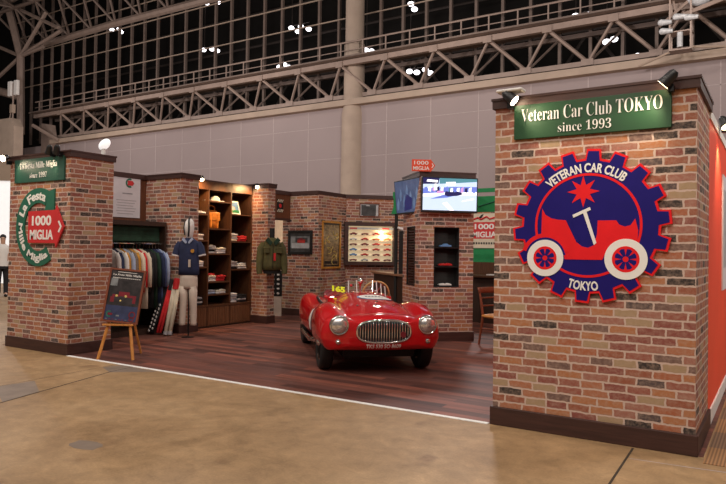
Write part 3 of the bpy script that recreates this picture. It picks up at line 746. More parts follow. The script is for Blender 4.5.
# ------------------------------------------------------------------ easel with poster
t = thing('easel', 'orange wooden easel standing by the left pillar', 'easel', (-7.10, 5.36, 0), R(31))
b = MB(); b.tube([(-.225, -.02, 0), (-.13, .10, .50)], .020, 6); b.build('leg', 'pine', t)
b = MB(); b.tube([(.225, -.02, 0), (.13, .10, .50)], .020, 6); b.build('leg', 'pine', t)
b = MB(); b.tube([(.13, .52, 0), (.09, .16, .75)], .016, 6); b.build('rear_leg', 'pine', t)
b = MB(); b.tube([(-.13, .10, .49), (-.02, .20, 1.10)], .016, 6); b.tube([(.13, .10, .49), (.02, .20, 1.10)], .016, 6); b.build('upright', 'pine', t)
b = MB(); b.box(-.20, .03, .425, .20, .13, .448); b.build('ledge', 'pine', t, bevel=.004)
t = thing('poster', 'framed dark blue poster of a red vintage car on the easel', 'poster', (-7.09, 5.366, .47), rot=(R(-11), R(5), R(31)))
W, H = .47, .70
b = MB(); b.box(-W/2, .055, 0, W/2, .075, H); b.build('backing', 'walnut', t)
b = MB()
for q in ((-W/2, 0, -W/2+.025, H), (W/2-.025, 0, W/2, H), (-W/2+.025, 0, W/2-.025, .025), (-W/2+.025, H-.025, W/2-.025, H)): b.box(q[0], .04, q[1], q[2], .0745, q[3])
b.build('frame', 'redwood', t)
b = MB()
x0, x1 = -W/2+.025, W/2-.025
def rect(b, mi, xa, za, xb, zb, y): b.mi = mi; b.box(xa, y, za, xb, .0555, zb)
rect(b, 0, x0, .025, x1, H-.025, .052); rect(b, 1, x0, .03, x1, .22, .0515); rect(b, 0, x0+.02, .24, x1-.02, .40, .0512)
rect(b, 2, x0+.06, .33, x0+.15, .36, .051); rect(b, 2, x1-.17, .33, x1-.05, .36, .051); rect(b, 2, x0+.14, .34, x1-.14, .40, .0505)
rect(b, 2, x0+.04, .26, x0+.09, .33, .0508); rect(b, 2, x1-.09, .26, x1-.05, .33, .0508)
b.mi = 3; b.disc(x0+.115, .345, .016, .0495, .052, 14); b.disc(x0+.235, .345, .016, .0495, .052, 14); b.disc(x0+.175, .285, .012, .0495, .052, 12)
rect(b, 4, x0+.01, .47, x0+.10, .57, .0512)
b.mi = 5; b.ring(x0+.06, .105, .024, .042, .0495, .052, 24, R(150), R(390)); b.mi = 2; b.prism([(x0+.045, .09), (x0+.09, .09), (x0+.108, .105), (x0+.09, .12), (x0+.045, .12)], .049, .052)
b.mi = 2; b.ring(x1-.065, .115, .03, .045, .0495, .052, 20); b.ring(x1-.065, .06, .02, .032, .0495, .052, 20)
rect(b, 4, x0+.15, .08, x0+.19, .10, .051)
for k in range(9): rect(b, 2 if k % 3 else 4, x0+.02+k*.042, .038, x0+.045+k*.042, .046, .0505)
b.build('print', ['pic_night', 'pic_navy', 'toy_wine', 'pic_yel', 'pic_grey', 'ring_green'], t)
b = MB(); b.text('La Festa Mille Miglia', 0, H-.085, .049, width=.37, height=.032, serif=True, depth=.002)
for k in range(14): b.box(-.18+k*.026, .0495, H-.128, -.162+k*.026, .0515, H-.12)
b.box(-.13, .0495, H-.05, .12, .0515, H-.044)
b.build('lettering', 'letter', t)

# white poster on the brown wall panel
t = thing('notice_poster', 'white poster with a small ring emblem on the brown wall', 'poster', (-9.33, 6.86, 0), R(90))
b = MB(); b.box(0, -.015, 1.935, .60, 0, 2.675); b.build('poster_sheet', 'white_paper', t)
b = MB(); b.ring(.38, 2.52, .05, .08, -.0175, -.0145, 24, R(150), R(390)); b.build('ring_mark', 'ring_green', t)
b = MB(); b.prism([(.34, 2.48), (.44, 2.48), (.47, 2.52), (.44, 2.56), (.34, 2.56)], -.019, -.0147); b.build('arrow_mark', 'tag_red', t)
b = MB(); b.box(.24, -.017, 2.33, .44, -.0145, 2.35)
for k in range(6): b.box(.12+.02*(k % 2), -.017, 2.22-k*.045, .52-.03*(k % 3), -.0145, 2.228-k*.045)
b.build('text_lines', 'ink', t)

# ------------------------------------------------------------------ wardrobe alcove and hanging clothes
t = thing('clothes_rail_unit', 'dark wall unit with clothes rail between the two left pillars', 'wardrobe', (-9.33, 5.87, 0))
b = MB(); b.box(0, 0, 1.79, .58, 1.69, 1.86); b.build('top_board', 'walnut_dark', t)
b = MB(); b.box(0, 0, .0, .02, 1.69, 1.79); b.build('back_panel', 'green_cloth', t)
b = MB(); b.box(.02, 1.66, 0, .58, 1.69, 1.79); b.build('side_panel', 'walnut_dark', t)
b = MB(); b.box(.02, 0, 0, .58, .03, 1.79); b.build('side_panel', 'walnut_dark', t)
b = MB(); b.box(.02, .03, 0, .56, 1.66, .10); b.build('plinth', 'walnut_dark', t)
b = MB(); b.box(.40, .03, 1.535, .44, 1.66, 1.79); b.build('back_board', 'green_cloth', t)
b = MB(); b.tube([(.47, .03, 1.50), (.47, 1.66, 1.50)], .014, 8); b.build('rail', 'chrome', t)
def garment(name, L, sl=.62, th=.045):
    b = MB(); rows = []
    for z, w, d in ((-.085, .055, .03), (-.10, .08, .035), (-.125, .15, .04), (-.165, .205, th), (-.25, .215, th*1.15), (-.45, .205, th*1.2), (-.6, .21, th*1.2), (-L, .225, th*1.1)):
        rows.append([(w*math.copysign(abs(math.cos(a))**.6, math.cos(a)), d*math.copysign(abs(math.sin(a))**.8, math.sin(a))+.006*math.sin(5*a+z*9), z) for a in [2*PI*k/20 for k in range(20)]])
    b.loft(rows)
    return b
protos = {}
def hang(kind, m, y, lab, badge=None):
    L = {'jacket': .78, 'coat': 1.05, 'shirt': .72}[kind]
    if kind not in protos:
        t = thing('hanging_'+kind, lab, kind, (0, 0, 0), 0, 'clothes on the rail')
        garment(kind, L).build('body', 'white_cloth', t, smooth='all')
        for s in (-1, 1):
            b = MB(); b.tube([(s*.19, 0, -.15), (s*.225, .005, -.25), (s*.245, .01, -.45), (s*.25, .015, -.70)], [.035, .058, .052, .040], 10); b.build('sleeve', 'white_cloth', t, smooth='all')
        b = MB(); b.tube([(0, 0, .0), (.02, 0, .012), (0, 0, .03), (-.02, 0, .015)], .004, 6); b.tube([(0, 0, 0), (0, 0, -.07), (.12, 0, -.11)], .005, 6); b.build('hanger', 'chrome', t)
        protos[kind] = t
        o = t
    else:
        o = dup(protos[kind], label=lab)
    o.scale = (1, .62, 1); o.location = (-8.86, y, 1.49); o.rotation_euler = (0, 0, R(random.uniform(-5, 7)))
    for ch in o.children:
        if not ch.name.startswith('hanger'): paint(ch, m)
    return o
items = [('shirt', 'white_cloth', 'white shirt at the left end of the clothes rail'), ('jacket', 'navy', 'navy jacket hanging between two white shirts'), ('shirt', 'white_cloth', 'white shirt hanging left of the first mustard jacket'),
         ('jacket', 'gold_cloth', 'mustard jacket hanging left of the pale blue shirt'), ('shirt', 'blue_cloth', 'pale blue shirt hanging between the mustard jacket and taupe jacket'), ('jacket', 'taupe', 'taupe jacket hanging beside the second mustard jacket'),
         ('jacket', 'gold_cloth', 'mustard jacket hanging between the taupe jacket and cream shirt'), ('shirt', 'cream', 'cream shirt hanging just left of the red jacket'), ('jacket', 'red_cloth', 'red jacket on the clothes rail'),
         ('coat', 'cream', 'long cream coat hanging right of the red jacket'), ('jacket', 'black_cloth', 'black jacket hanging right of the long cream coat'), ('coat', 'black_cloth', 'long black coat with small red badge'),
         ('coat', 'green_cloth', 'long dark green coat hanging among the dark clothes'), ('coat', 'navy', 'long navy coat hanging left of the blue coat'), ('coat', 'denim', 'blue coat second from the right end of the rail'), ('coat', 'blue_cloth', 'pale lavender-blue coat at the right end of the rail')]
for k, (kd, m, lab) in enumerate(items):
    o = hang(kd, m, 6.53+k*.064, lab)
    if 'badge' in lab: b = MB(); b.disc(.20, -.22, .02, -.066, -.05, 12); b.build('badge', 'red_cloth', o)

# ------------------------------------------------------------------ outfit in front of the brick pillar
DF = t = thing('display_figure', 'display figure with white striped hood, navy polo shirt and beige trousers', 'mannequin', (-8.0, 7.38, 0), R(28))
b = MB(); b.lathe([(.11, 0), (.11, .012), (.02, .025)], 24); b.build('base', 'dkmetal', t)
b = MB(); b.tube([(0, .02, .02), (0, .02, 1.0)], .014, 8); b.build('pole', 'dkmetal', t)
def ell(cx, cy, rx, ry, z, n=24, p=1): return [(cx+rx*math.copysign(abs(math.cos(a))**p, math.cos(a)), cy+ry*math.copysign(abs(math.sin(a))**p, math.sin(a)), z) for a in [2*PI*k/n for k in range(n)]]
b = MB(); b.loft([ell(0, 0, .190, .09, 1.0), ell(0, 0, .188, .095, 1.1), ell(0, 0, .180, .10, 1.25), ell(0, 0, .185, .10, 1.38), ell(0, 0, .19, .095, 1.48), ell(0, .005, .17, .085, 1.535), ell(0, .01, .085, .065, 1.58), ell(0, .01, .06, .055, 1.60)])
b.build('polo_shirt', 'navy', t, smooth='all')
for s in (-1, 1):
    b = MB(); b.tube([(s*.16, 0, 1.515), (s*.205, 0, 1.44), (s*.24, -.01, 1.32)], [.055, .066, .066], 14); b.build('sleeve', 'navy', t, smooth=True)
    b = MB(); b.tube([(s*.2385, -.01, 1.328), (s*.243, -.01, 1.308)], [.069, .068], 14); b.build('cuff', 'white_cloth', t)
b = MB(); b.prism([(-.075, 1.60), (-.012, 1.52), (-.03, 1.50), (-.10, 1.565)], -.105, -.075); b.prism([(.075, 1.60), (.012, 1.52), (.03, 1.50), (.10, 1.565)], -.105, -.075); b.build('collar', 'blue_cloth', t)
b = MB(); b.disc(.10, 1.385, .03, -.128, -.10, 14); b.build('crest', 'gold_cloth', t)
b = MB(); b.box(.035, -.135, 1.13, .075, -.125, 1.25); b.build('price_tag', 'khaki', t)
b = MB(); b.loft([ell(0, .01, .05, .05, 1.57), ell(0, .0, .055, .065, 1.62), ell(0, -.01, .072, .10, 1.68), ell(0, -.005, .082, .118, 1.77), ell(0, 0, .070, .105, 1.85), ell(0, .01, .038, .06, 1.895), ell(0, .01, .01, .015, 1.905)]); hd = b.build('hood', 'white_cloth', t, smooth='all')
b = MB(); b.tube([(.01, -.078, 1.62), (.03, -.118, 1.70), (.035, -.128, 1.77), (.025, -.11, 1.85), (.01, -.06, 1.898), (0, 0, 1.915), (-.01, .06, 1.90)], .016, 8); b.build('hood_stripe', 'black_cloth', t)
b = MB(); b.tube([(-.06, -.07, 1.64), (-.078, -.07, 1.75), (-.066, -.05, 1.85)], .012, 8); b.build('hood_stripe', 'black_cloth', t)
b = MB()
b.loft([ell(0, 0, .155, .085, 1.04), ell(0, 0, .160, .09, .93), ell(0, 0, .163, .09, .84), ell(0, 0, .158, .085, .78)])
for s in (-1, 1): b.loft([ell(s*.078, 0, .078, .082, .82), ell(s*.084, 0, .072, .075, .66), ell(s*.094, -.005, .060, .062, .45), ell(s*.102, -.01, .052, .055, .24), ell(s*.102, -.01, .056, .058, .20)])
b.build('trousers', 'khaki', t, smooth='all')

# three pairs of trousers leaning in a fan against the pillar
DF.scale = (.90, .92, 1)
def leaning(label, m, foot, head, w, hem=None, patt=False, waist=None):
    t = thing('folded_trousers', label, 'trousers', (foot[0], foot[1], 0))
    d = Vector(head)-Vector((foot[0], foot[1], .0)); n = Vector((.85, .53, 0))
    for s in (-1, 1):
        b = MB(); b.tube([tuple(n*s*w*.25+d*.03+Vector((0, 0, .02))), tuple(n*s*w*.24+d*.4), tuple(n*s*w*.2+d*.88)], [w*.22, w*.26, w*.27], 10); lg = b.build('trouser_leg', m, t, smooth='all')
        if patt:
            b = MB()
            for k in range(7): 
                c = n*s*w*.22+d*(.10+.07*k+.02*s)+Vector((.0, -w*.24, .0)); b.sphere(tuple(c), (.018, .012, .026), 8, 6)
            b.build('white_pattern', 'white_cloth', lg)
        if hem: b = MB(); b.tube([tuple(n*s*w*.25+d*.012+Vector((0, 0, .012))), tuple(n*s*w*.25+d*.06+Vector((0, 0, .02)))], [w*.26, w*.27], 10); b.build('hem', hem, lg)
    b = MB(); b.tube([tuple(d*.80), tuple(d*.99)], w*.42, 12); b.build('waistband', waist or m, t, smooth=True)
leaning('black trousers with white pattern leaning leftmost against the pillar', 'black_cloth', (-8.68, 7.20), (-8.66, 7.53, .89), .11, patt=True)
leaning('red trousers leaning between the black and the cream pairs', 'red_cloth', (-8.53, 7.24), (-8.54, 7.53, .91), .10, waist='black_cloth')
leaning('cream trousers with grey hems leaning beside the display figure', 'cream', (-8.36, 7.28), (-8.42, 7.53, .93), .14, hem='grey_cloth', waist='red_cloth')

# ------------------------------------------------------------------ shelving
SX, SY = -8.70, 7.99
t = thing('shelf_unit', 'tall dark wood shelving with panelled base on the left wall', 'shelves', (SX, SY, 0), R(90))
# local x runs along the wall, local y goes into the wall
cols = [(.0, .47), (.50, 1.045), (1.075, 1.62)]
b = MB()
for x in (0, .47, 1.045, 1.615): b.box(x, 0, .02, x+.03, .60, 2.50)
b.build('upright', 'walnut', t)
b = MB(); b.box(0, .57, .02, 1.645, .60, 2.5); b.build('back_panel', 'matte_black', t)
b = MB(); b.box(0, -.005, 2.49, 1.645, .60, 2.64); b.build('header', 'walnut', t)
b = MB(); b.box(0, -.01, 2.64, 1.645, .60, 2.665); b.build('top_moulding', 'trim', t)
b = MB(); b.box(0, -.012, .375, 1.645, .57, .41); b.build('worktop', 'walnut', t)
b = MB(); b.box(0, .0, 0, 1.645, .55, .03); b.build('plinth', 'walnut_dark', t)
SH = [[2.05, 1.58, 1.10, .62], [2.30, 1.80, 1.34, .83, .60], [2.09, 1.575, 1.05, .56]]
for (xa, xb), zz in zip(cols, SH):
    for z in zz[:-1] if len(zz) == 4 else zz:
        b = MB(); b.box(xa+.03 if xa == 0 else xa, .0, z-.025, xb, .57, z); b.build('shelf', 'walnut', t)
for xa, xb in ((.035, .465), (.505, 1.04), (1.08, 1.61)):
    b = MB(); b.box(xa, .0, .035, xb, .02, .37)
    n = int((xb-xa)/.045)
    for k in range(n): b.box(xa+.01+k*.045, -.008, .05, xa+.04+k*.045, .001, .355)
    b.build('door', 'door_wood', t)
# folded garments
fb = MB(); rows = []
for z, s in ((0, .94), (.006, 1), (.026, 1), (.034, .95)): rows.append([(.125*s*math.copysign(abs(math.cos(a))**.45, math.cos(a)), .15*s*math.copysign(abs(math.sin(a))**.45, math.sin(a)), z+.003*math.sin(3*a)) for a in [2*PI*k/24 for k in range(24)]])
fb.loft(rows); fold0 = None
def shirt(label, col, x, z, m, dy, group, rz=0):
    global fold0
    # x along the shelf, dy depth behind the front edge
    if fold0 is None:
        fold0 = thing('folded_shirt', label, 'folded shirt', (0, 0, 0), 0, group)
        fb.build('folded_body', 'white_cloth', fold0, smooth='all')
        b = MB(); b.tube([(-.04, -.10, .035), (0, -.135, .036), (.04, -.10, .035)], .011, 8); b.build('collar', 'white_cloth', fold0)
        o = fold0
    else: o = dup(fold0, label=label, group=group)
    o.location = (SX-dy, SY+x, z); o.rotation_euler = (0, 0, R(90)+rz)
    for ch in o.children: paint(ch, m)
pos = ['lowest', 'second', 'third', 'fourth', 'fifth']
def stack(where, x, z, ms, dy=.20):
    for k, m in enumerate(ms):
        nm = {'white_cloth': 'white', 'grey_cloth': 'grey', 'black_cloth': 'black', 'red_cloth': 'red', 'cream': 'cream', 'blue_cloth': 'pale blue'}[m]
        lv = 'topmost' if k == len(ms)-1 else pos[k]
        shirt(f'{nm} folded shirt, {lv} of stack {where}', None, x+random.uniform(-.012, .012), z+k*.036, m, dy+random.uniform(-.02, .02), 'folded shirts '+where, R(random.uniform(-7, 7)))
stack('left on centre bay middle shelf', .64, 1.34, ['white_cloth', 'black_cloth', 'grey_cloth', 'grey_cloth'])
stack('right on centre bay middle shelf', .90, 1.34, ['white_cloth', 'white_cloth', 'cream'])
stack('left on centre bay fourth shelf', .64, .83, ['white_cloth', 'grey_cloth', 'cream', 'red_cloth'])
stack('right on centre bay fourth shelf', .90, .83, ['red_cloth', 'red_cloth', 'red_cloth'])
stack('left on centre bay lowest shelf', .64, .60, ['blue_cloth', 'grey_cloth'])
stack('right on centre bay lowest shelf', .90, .60, ['white_cloth', 'cream'])
stack('left on right bay upper shelf', 1.21, 1.575, ['cream', 'white_cloth', 'cream', 'white_cloth'])
stack('right on right bay upper shelf', 1.47, 1.575, ['red_cloth', 'red_cloth', 'red_cloth'])
stack('left on right bay middle shelf', 1.21, 1.05, ['black_cloth', 'grey_cloth', 'white_cloth', 'grey_cloth'])
stack('right on right bay middle shelf', 1.47, 1.05, ['white_cloth', 'white_cloth', 'white_cloth'])
stack('left on right bay base', 1.21, .412, ['white_cloth', 'grey_cloth', 'white_cloth', 'grey_cloth', 'white_cloth'])
stack('right on right bay base', 1.47, .412, ['black_cloth', 'grey_cloth', 'black_cloth', 'black_cloth'])
stack('on left bay upper shelf', .33, 1.58, ['white_cloth', 'cream', 'white_cloth'])
stack('on left bay lower shelf', .33, 1.10, ['white_cloth', 'white_cloth', 'white_cloth'])
stack('on left bay base', .33, .412, ['black_cloth', 'white_cloth', 'black_cloth', 'grey_cloth'])
# cap
def cap(label, x, z, dy, m, rz):
    t = thing('cap', label, 'cap', (SX-dy, SY+x, z), R(90)+rz)
    b = MB(); b.loft([ell(0, 0, .085, .095, 0), ell(0, 0, .088, .098, .03), ell(0, 0, .075, .085, .075), ell(0, 0, .045, .05, .102), ell(0, 0, .008, .01, .112)]); b.build('crown', m, t, smooth='all')
    b = MB(); b.grid([[(u*.085*math.sqrt(max(0, 1-(v*.35)**2)), -.075-v*.095, .004+.012*(1-u*u)) for u in [k/5-1 for k in range(11)]] for v in [j/4 for j in range(5)]]); o = b.build('peak', m, t, smooth='all')
    md = o.modifiers.new('thickness', 'SOLIDIFY'); md.thickness = .006
cap('white cap on the top shelf of the centre bay', .80, 2.301, .17, 'white_cloth', R(40))
cap('black and white cap at the left of the top shelf', .58, 2.301, .20, 'grey_cloth', R(-25))
t = thing('leather_bag', 'tan leather bag on the shelf below the caps', 'bag', (SX-.19, SY+.70, 1.80), R(90))
b = MB(); b.loft([ell(0, 0, .165, .09, 0, p=.55), ell(0, 0, .175, .10, .10, p=.55), ell(0, 0, .17, .095, .22, p=.6), ell(0, 0, .16, .06, .31, p=.6), ell(0, 0, .15, .03, .34, p=.6)]); b.build('bag_body', 'tan_leather', t, smooth='all')
b = MB(); b.box(-.155, -.115, .14, .155, -.085, .30); b.build('flap', 'tan_leather', t, bevel=.02)
b = MB(); b.tube([(-.09, -.02, .33), (-.085, -.03, .40), (0, -.03, .425), (.085, -.03, .40), (.09, -.02, .33)], .010, 8); b.build('handle', 'tan_leather', t)
for x in (-.08, .08): b = MB(); b.box(x-.014, -.125, .02, x+.014, -.10, .25); b.build('strap', 'tan_leather', t)
t = thing('framed_print', 'white framed colourful print leaning on the right bay shelf', 'picture', (SX-.12, SY+1.275, 2.092), rot=(R(-16), 0, R(90)))
b = MB(); b.box(-.17, 0, 0, .17, .012, .27)
b.build('frame', 'letter', t)
b = MB(); b.mi = 0; b.box(-.14, -.003, .03, .14, .001, .24); b.mi = 1; b.box(-.13, -.004, .03, .04, .001, .15); b.mi = 2; b.box(-.05, -.005, .03, .13, .001, .09); b.mi = 3; b.disc(-.02, .12, .045, -.006, .001, 14); b.build('print', ['pic_blue', 'pic_yel', 'green', 'pic_pale'], t)
t = thing('box', 'green box standing on the upper shelf of the left bay', 'box', (SX-.30, SY+.31, 2.05), R(90))
b = MB(); b.box(-.06, -.02, 0, .06, .02, .30); b.build('box_body', 'pic_yel', t, bevel=.004)
b = MB(); b.box(-.06, -.021, 0, .06, .021, .06); b.build('box_foot', 'green', t)
shirt('pale pink-white folded shirt in front of the green box', None, .32, 2.052, 'white_cloth', .14, 'folded shirts beside the green box')
# ------------------------------------------------------------------ olive jacket on its form
t = thing('jacket_form', 'olive green jacket with red tag shown on a black form by the brick pillar', 'jacket', (-8.12, 9.55, 0), R(50))
b = MB(); b.tube([(0, .02, 1.03), (.12, .25, 1.03)], .02, 8); b.build('wall_bracket', 'dkmetal', t)
b = MB(); b.loft([ell(0, 0, .15, .08, .97), ell(0, 0, .17, .09, 1.02), ell(0, 0, .16, .09, 1.07)]); b.build('form', 'matte_black', t, smooth=True)
b = MB(); b.tube([(0, 0, 1.6), (0, .0, 1.70), (0, 0, 1.83)], [.05, .045, .047], 14); b.build('neck', 'matte_black', t, smooth=True)
b = MB(); b.loft([ell(0, 0, .19, .115, 1.04), ell(0, 0, .188, .115, 1.15), ell(0, 0, .178, .11, 1.28), ell(0, 0, .185, .115, 1.42), ell(0, 0, .185, .105, 1.52), ell(0, .005, .145, .09, 1.585), ell(0, .01, .09, .07, 1.63), ell(0, .01, .075, .065, 1.65)]); b.build('jacket_body', 'olive', t, smooth='all')
for s in (-1, 1):
    b = MB(); b.tube([(s*.15, 0, 1.55), (s*.20, 0, 1.45), (s*.228, -.015, 1.25), (s*.24, -.04, 1.06), (s*.235, -.05, .97)], [.06, .074, .068, .058, .052], 14); b.build('sleeve', 'olive', t, smooth=True)
b = MB(); b.prism([(-.09, 1.655), (-.01, 1.56), (-.05, 1.50), (-.14, 1.60)], -.125, -.08); b.prism([(.09, 1.655), (.01, 1.56), (.05, 1.50), (.14, 1.60)], -.125, -.08); b.build('lapel', 'green_cloth', t)
for s in (-1, 1): b = MB(); b.box(s*.12-.055, -.135, 1.36, s*.12+.055, -.11, 1.47); b.box(s*.12-.06, -.14, 1.44, s*.12+.06, -.115, 1.475); b.build('pocket', 'olive', t, bevel=.006)
b = MB(); b.box(-.004, -.128, 1.07, .004, -.115, 1.53); b.build('zip', 'dkmetal', t)
b = MB(); b.box(.01, -.145, 1.22, .05, -.132, 1.36); b.build('price_tag', 'red_cloth', t)

# stand with pale beads inside the doorway
t = thing('display_stand', 'black display stand with white dots on a beige base in the doorway', 'display stand', (-9.17, 10.93, 0), R(38))
b = MB(); b.box(-.13, -.08, 0, .13, .08, .43); b.build('stand_base', 'khaki', t, bevel=.006)
b = MB(); b.box(-.135, -.085, .43, .135, .06, .98); b.build('stand_panel', 'matte_black', t, bevel=.004)
for i in range(2):
    for j in range(5): b = MB(); b.sphere((-.055+.11*i, -.095, .49+.10*j), (.032, .02, .024), 12, 8); b.build('white_disc', 'white', t, smooth='all')
t = thing('pouch', 'small white pouch resting on the black dotted stand', 'pouch', (-9.17, 10.93, .981), R(38))
b = MB(); b.loft([ell(0, -.02, .08, .05, 0), ell(.01, -.02, .10, .055, .06), ell(.0, -.02, .085, .045, .13), ell(-.02, -.02, .04, .025, .17)]); b.build('pouch_body', 'white_cloth', t, smooth='all')
b = MB(); b.loft([ell(0, -.02, .045, .03, .165), ell(0, -.02, .05, .033, .19)]); b.build('pouch_neck', 'black_cloth', t)

# chequered racing sign on the header panel
t = thing('chequered_sign', 'small black chequered sign with red centre above the doorway', 'sign', (-9.06, 10.80, 2.235), R(90))
b = MB(); b.box(0, -.012, 0, .19, 0, .27); b.build('sign_plate', 'matte_black', t)
b = MB()
for r, z in ((0, .0), (1, .03), (0, .21), (1, .24)):
    for k in range(4): b.box(.0+k*.048+(.024 if r else 0), -.015, z, .024+k*.048+(.024 if r else 0), -.0115, z+.03)
b.build('chequer', 'cream', t)
b = MB(); b.disc(.095, .135, .042, -.016, -.0115, 16); b.build('red_mark', 'red_cloth', t)

# ------------------------------------------------------------------ framed pictures
def framed(name, label, loc, rotz, w, h, fw_, fm, layers, mats, cat='picture', dep=.03, rot=None, glass=False):
    t = thing(name, label, cat, loc, rotz, rot=rot)
    b = MB(); b.box(0, -dep, 0, w, 0, fw_); b.box(0, -dep, h-fw_, w, 0, h); b.box(0, -dep, fw_, fw_, 0, h-fw_); b.box(w-fw_, -dep, fw_, w, 0, h-fw_); b.build('frame', fm, t, bevel=.004)
    b = MB()
    for i, (mi, xa, za, xb, zb) in enumerate(layers): b.mi = mi; b.box(xa*w, -.008-.0008*i, za*h, xb*w, -.001, zb*h)
    b.build('print', mats, t)
    return t
framed('framed_photograph', 'dark framed photograph of a red racing car on snow-grey ground', (-9.10, 11.258, 1.335), 0, .66, .515, .05, 'matte_black',
       [(0, .02, .02, .98, .98), (1, .10, .28, .88, .75), (2, .14, .25, .86, .46), (0, .30, .5, .8, .7), (3, .38, .48, .70, .62), (4, .44, .60, .60, .68)], ['pic_dark', 'pic_grey', 'pic_pale', 'pic_red', 'toy_wine'])
t = framed('framed_painting', 'tall gilt framed brown painting between photograph and model cabinet', (-8.294, 11.38, 1.03), R(90), .70, 1.035, .042, 'gold',
       [(0, .03, .02, .97, .98), (1, .10, .08, .90, .92), (0, .14, .10, .86, .16)], ['pic_night', 'pic_tan'])
b = MB()
for k in range(9):
    a = random.uniform(0, 6); x, z = .18+.34*random.random(), .15+.72*k/9
    b.tube([(x+.09*math.cos(a+q*.7), -.0125, z+.07*math.sin(a+q*.7)) for q in range(6)], .009, 5)
b.build('brush_strokes', 'pic_yel', t)
framed('framed_photograph', 'small black and white group photograph above the model cabinet', (-8.345+.37*.7071, 12.268+.37*.7071, 2.205), R(45), .46, .31, .018, 'redwood',
       [(0, .0, .0, 1, 1), (1, .10, .10, .34, .86), (1, .30, .12, .58, .78), (1, .52, .10, .84, .88), (2, .18, .06, .80, .30)], ['pic_pale', 'pic_dark', 'pic_dark'], cat='photograph')

# lit cabinet of model cars
CC = (-8.345, 12.268)
t = thing('model_cabinet', 'lit wall cabinet with dark frame holding rows of model cars', 'display cabinet', (CC[0], CC[1], 0), R(45))
z0, z1, s0, s1 = 1.10, 2.075, .015, 1.235
b = MB(); F = .085
b.box(s0, -.14, z0, s1, 0, z0+F); b.box(s0, -.14, z1-F, s1, 0, z1); b.box(s0, -.14, z0+F, s0+F, 0, z1-F); b.box(s1-F, -.14, z0+F, s1, 0, z1-F); b.build('cabinet_frame', 'trim', t, bevel=.006)
b = MB(); b.box(s0+F, -.012, z0+F, s1-F, -.002, z1-F); b.build('cabinet_back', 'glow', t)
shz = [z0+F+.012+.118*k for k in range(7)]
for z in shz[1:]: b = MB(); b.box(s0+F, -.11, z-.008, s1-F, -.012, z); b.build('shelf', 'cream', t)
b = MB(); b.box(s0+F, -.11, z1-F-.075, s1-F, -.10, z1-F-.035); b.build('header_strip', 'pic_pale', t)
for k in range(2): b = MB(); b.box(s0+F+.03+.75*k, -.113, z1-F-.07, s0+F+.20+.75*k, -.1005, z1-F-.04); b.build('red_label', 'tag_red', t)
pl = bpy.data.lights.new('cabinet_lamp', 'POINT'); pl.energy = 5; pl.shadow_soft_size = .03; pl.color = (1, .78, .45)
po = bpy.data.objects.new('cabinet_lamp', pl); COL.objects.link(po); po.location = Matrix.Translation((CC[0], CC[1], 0)) @ Matrix.Rotation(R(45), 4, 'Z') @ Vector((.93, -.16, 1.78))
toy0 = {}
def toy(kind, label, group, L=.155):
    # a small model car, wheels on z=0, length along x
    t = thing('model_car', label, 'model car', (0, 0, 0), 0, group)
    b = MB(); h = .25
    pr = {'coupe': [(-.5, .08), (-.5, .17), (-.42, .21), (-.30, .22), (-.14, .315), (.10, .315), (.24, .22), (.46, .185), (.5, .13), (.5, .08)],
          'racer': [(-.5, .08), (-.48, .18), (-.30, .24), (-.12, .25), (-.06, .21), (.06, .21), (.10, .24), (.36, .21), (.5, .14), (.5, .08)]}[kind]
    rows = []
    for y, s in ((-.19, .86), (-.17, .97), (-.08, 1), (.08, 1), (.17, .97), (.19, .86)): rows.append([(x*L*(.97+.03*s), y*L, ((z-.08)*s+.08)*L) for x, z in pr])
    b.loft(rows); b.build('car_body', 'toy_red', t)
    for x in (-.31, .30):
        for y in (-.185, .135):
            b = MB(); b.lathe([(.03*L, 0), (.085*L, 0), (.085*L, .05*L), (.03*L, .05*L)], 12, 'y', (x*L, y*L, .085*L)); b.build('wheel', 'tyre', t)
    b = MB()
    if kind == 'coupe': b.prism([(x*L, z*L) for x, z in ((-.24, .235), (-.13, .30), (.09, .30), (.19, .235))], -.178*L, .178*L)
    else: b.sphere((-.02*L, 0, .225*L), (.05*L, .07*L, .05*L), 8, 6)
    b.build('window' if kind == 'coupe' else 'driver_seat', 'glass_dark', t)
    return t
def place_toy(kind, label, group, base, rotz, lx, ly, z, m, L=.155, sc=1.0):
    if kind not in toy0: toy0[kind] = toy(kind, label, group); o = toy0[kind]
    else: o = dup(toy0[kind], label=label, group=group)
    o.location = Matrix.Translation((base[0], base[1], 0)) @ Matrix.Rotation(rotz, 4, 'Z') @ Vector((lx, ly, z)); o.rotation_euler = (0, 0, rotz+PI)
    o.scale = (sc, sc, sc)
    for ch in o.children:
        if ch.name.startswith('car_body'): paint(ch, m)
cn = {'toy_red': 'red', 'toy_wine': 'dark red', 'toy_orange': 'orange', 'toy_blue': 'blue', 'toy_grey': 'silver', 'toy_white': 'white'}
rowm = [['toy_wine', 'toy_grey', 'toy_red', 'toy_wine'], ['toy_blue', 'toy_red', 'toy_wine', 'toy_red'], ['toy_blue', 'toy_red', 'toy_red', 'toy_red'], ['toy_wine', 'toy_wine', 'toy_red', 'toy_orange'],
        ['toy_white', 'toy_red', 'toy_orange', 'toy_orange'], ['toy_wine', 'toy_wine', 'toy_red', 'toy_orange']]
rn = ['bottom row', 'second lowest row', 'third lowest row', 'third highest row', 'second highest row', 'top row']
cnm = ['leftmost', 'second from left', 'third from left', 'rightmost']
for r in range(6):
    for c in range(4): place_toy('coupe' if (r+c) % 3 else 'racer', f'{cn[rowm[r][c]]} model car, {cnm[c]} in the {rn[r]} of the lit cabinet', 'model cars in the lit cabinet', CC, R(45), .225+.265*c, -.062, shz[r], rowm[r][c], sc=1.15)

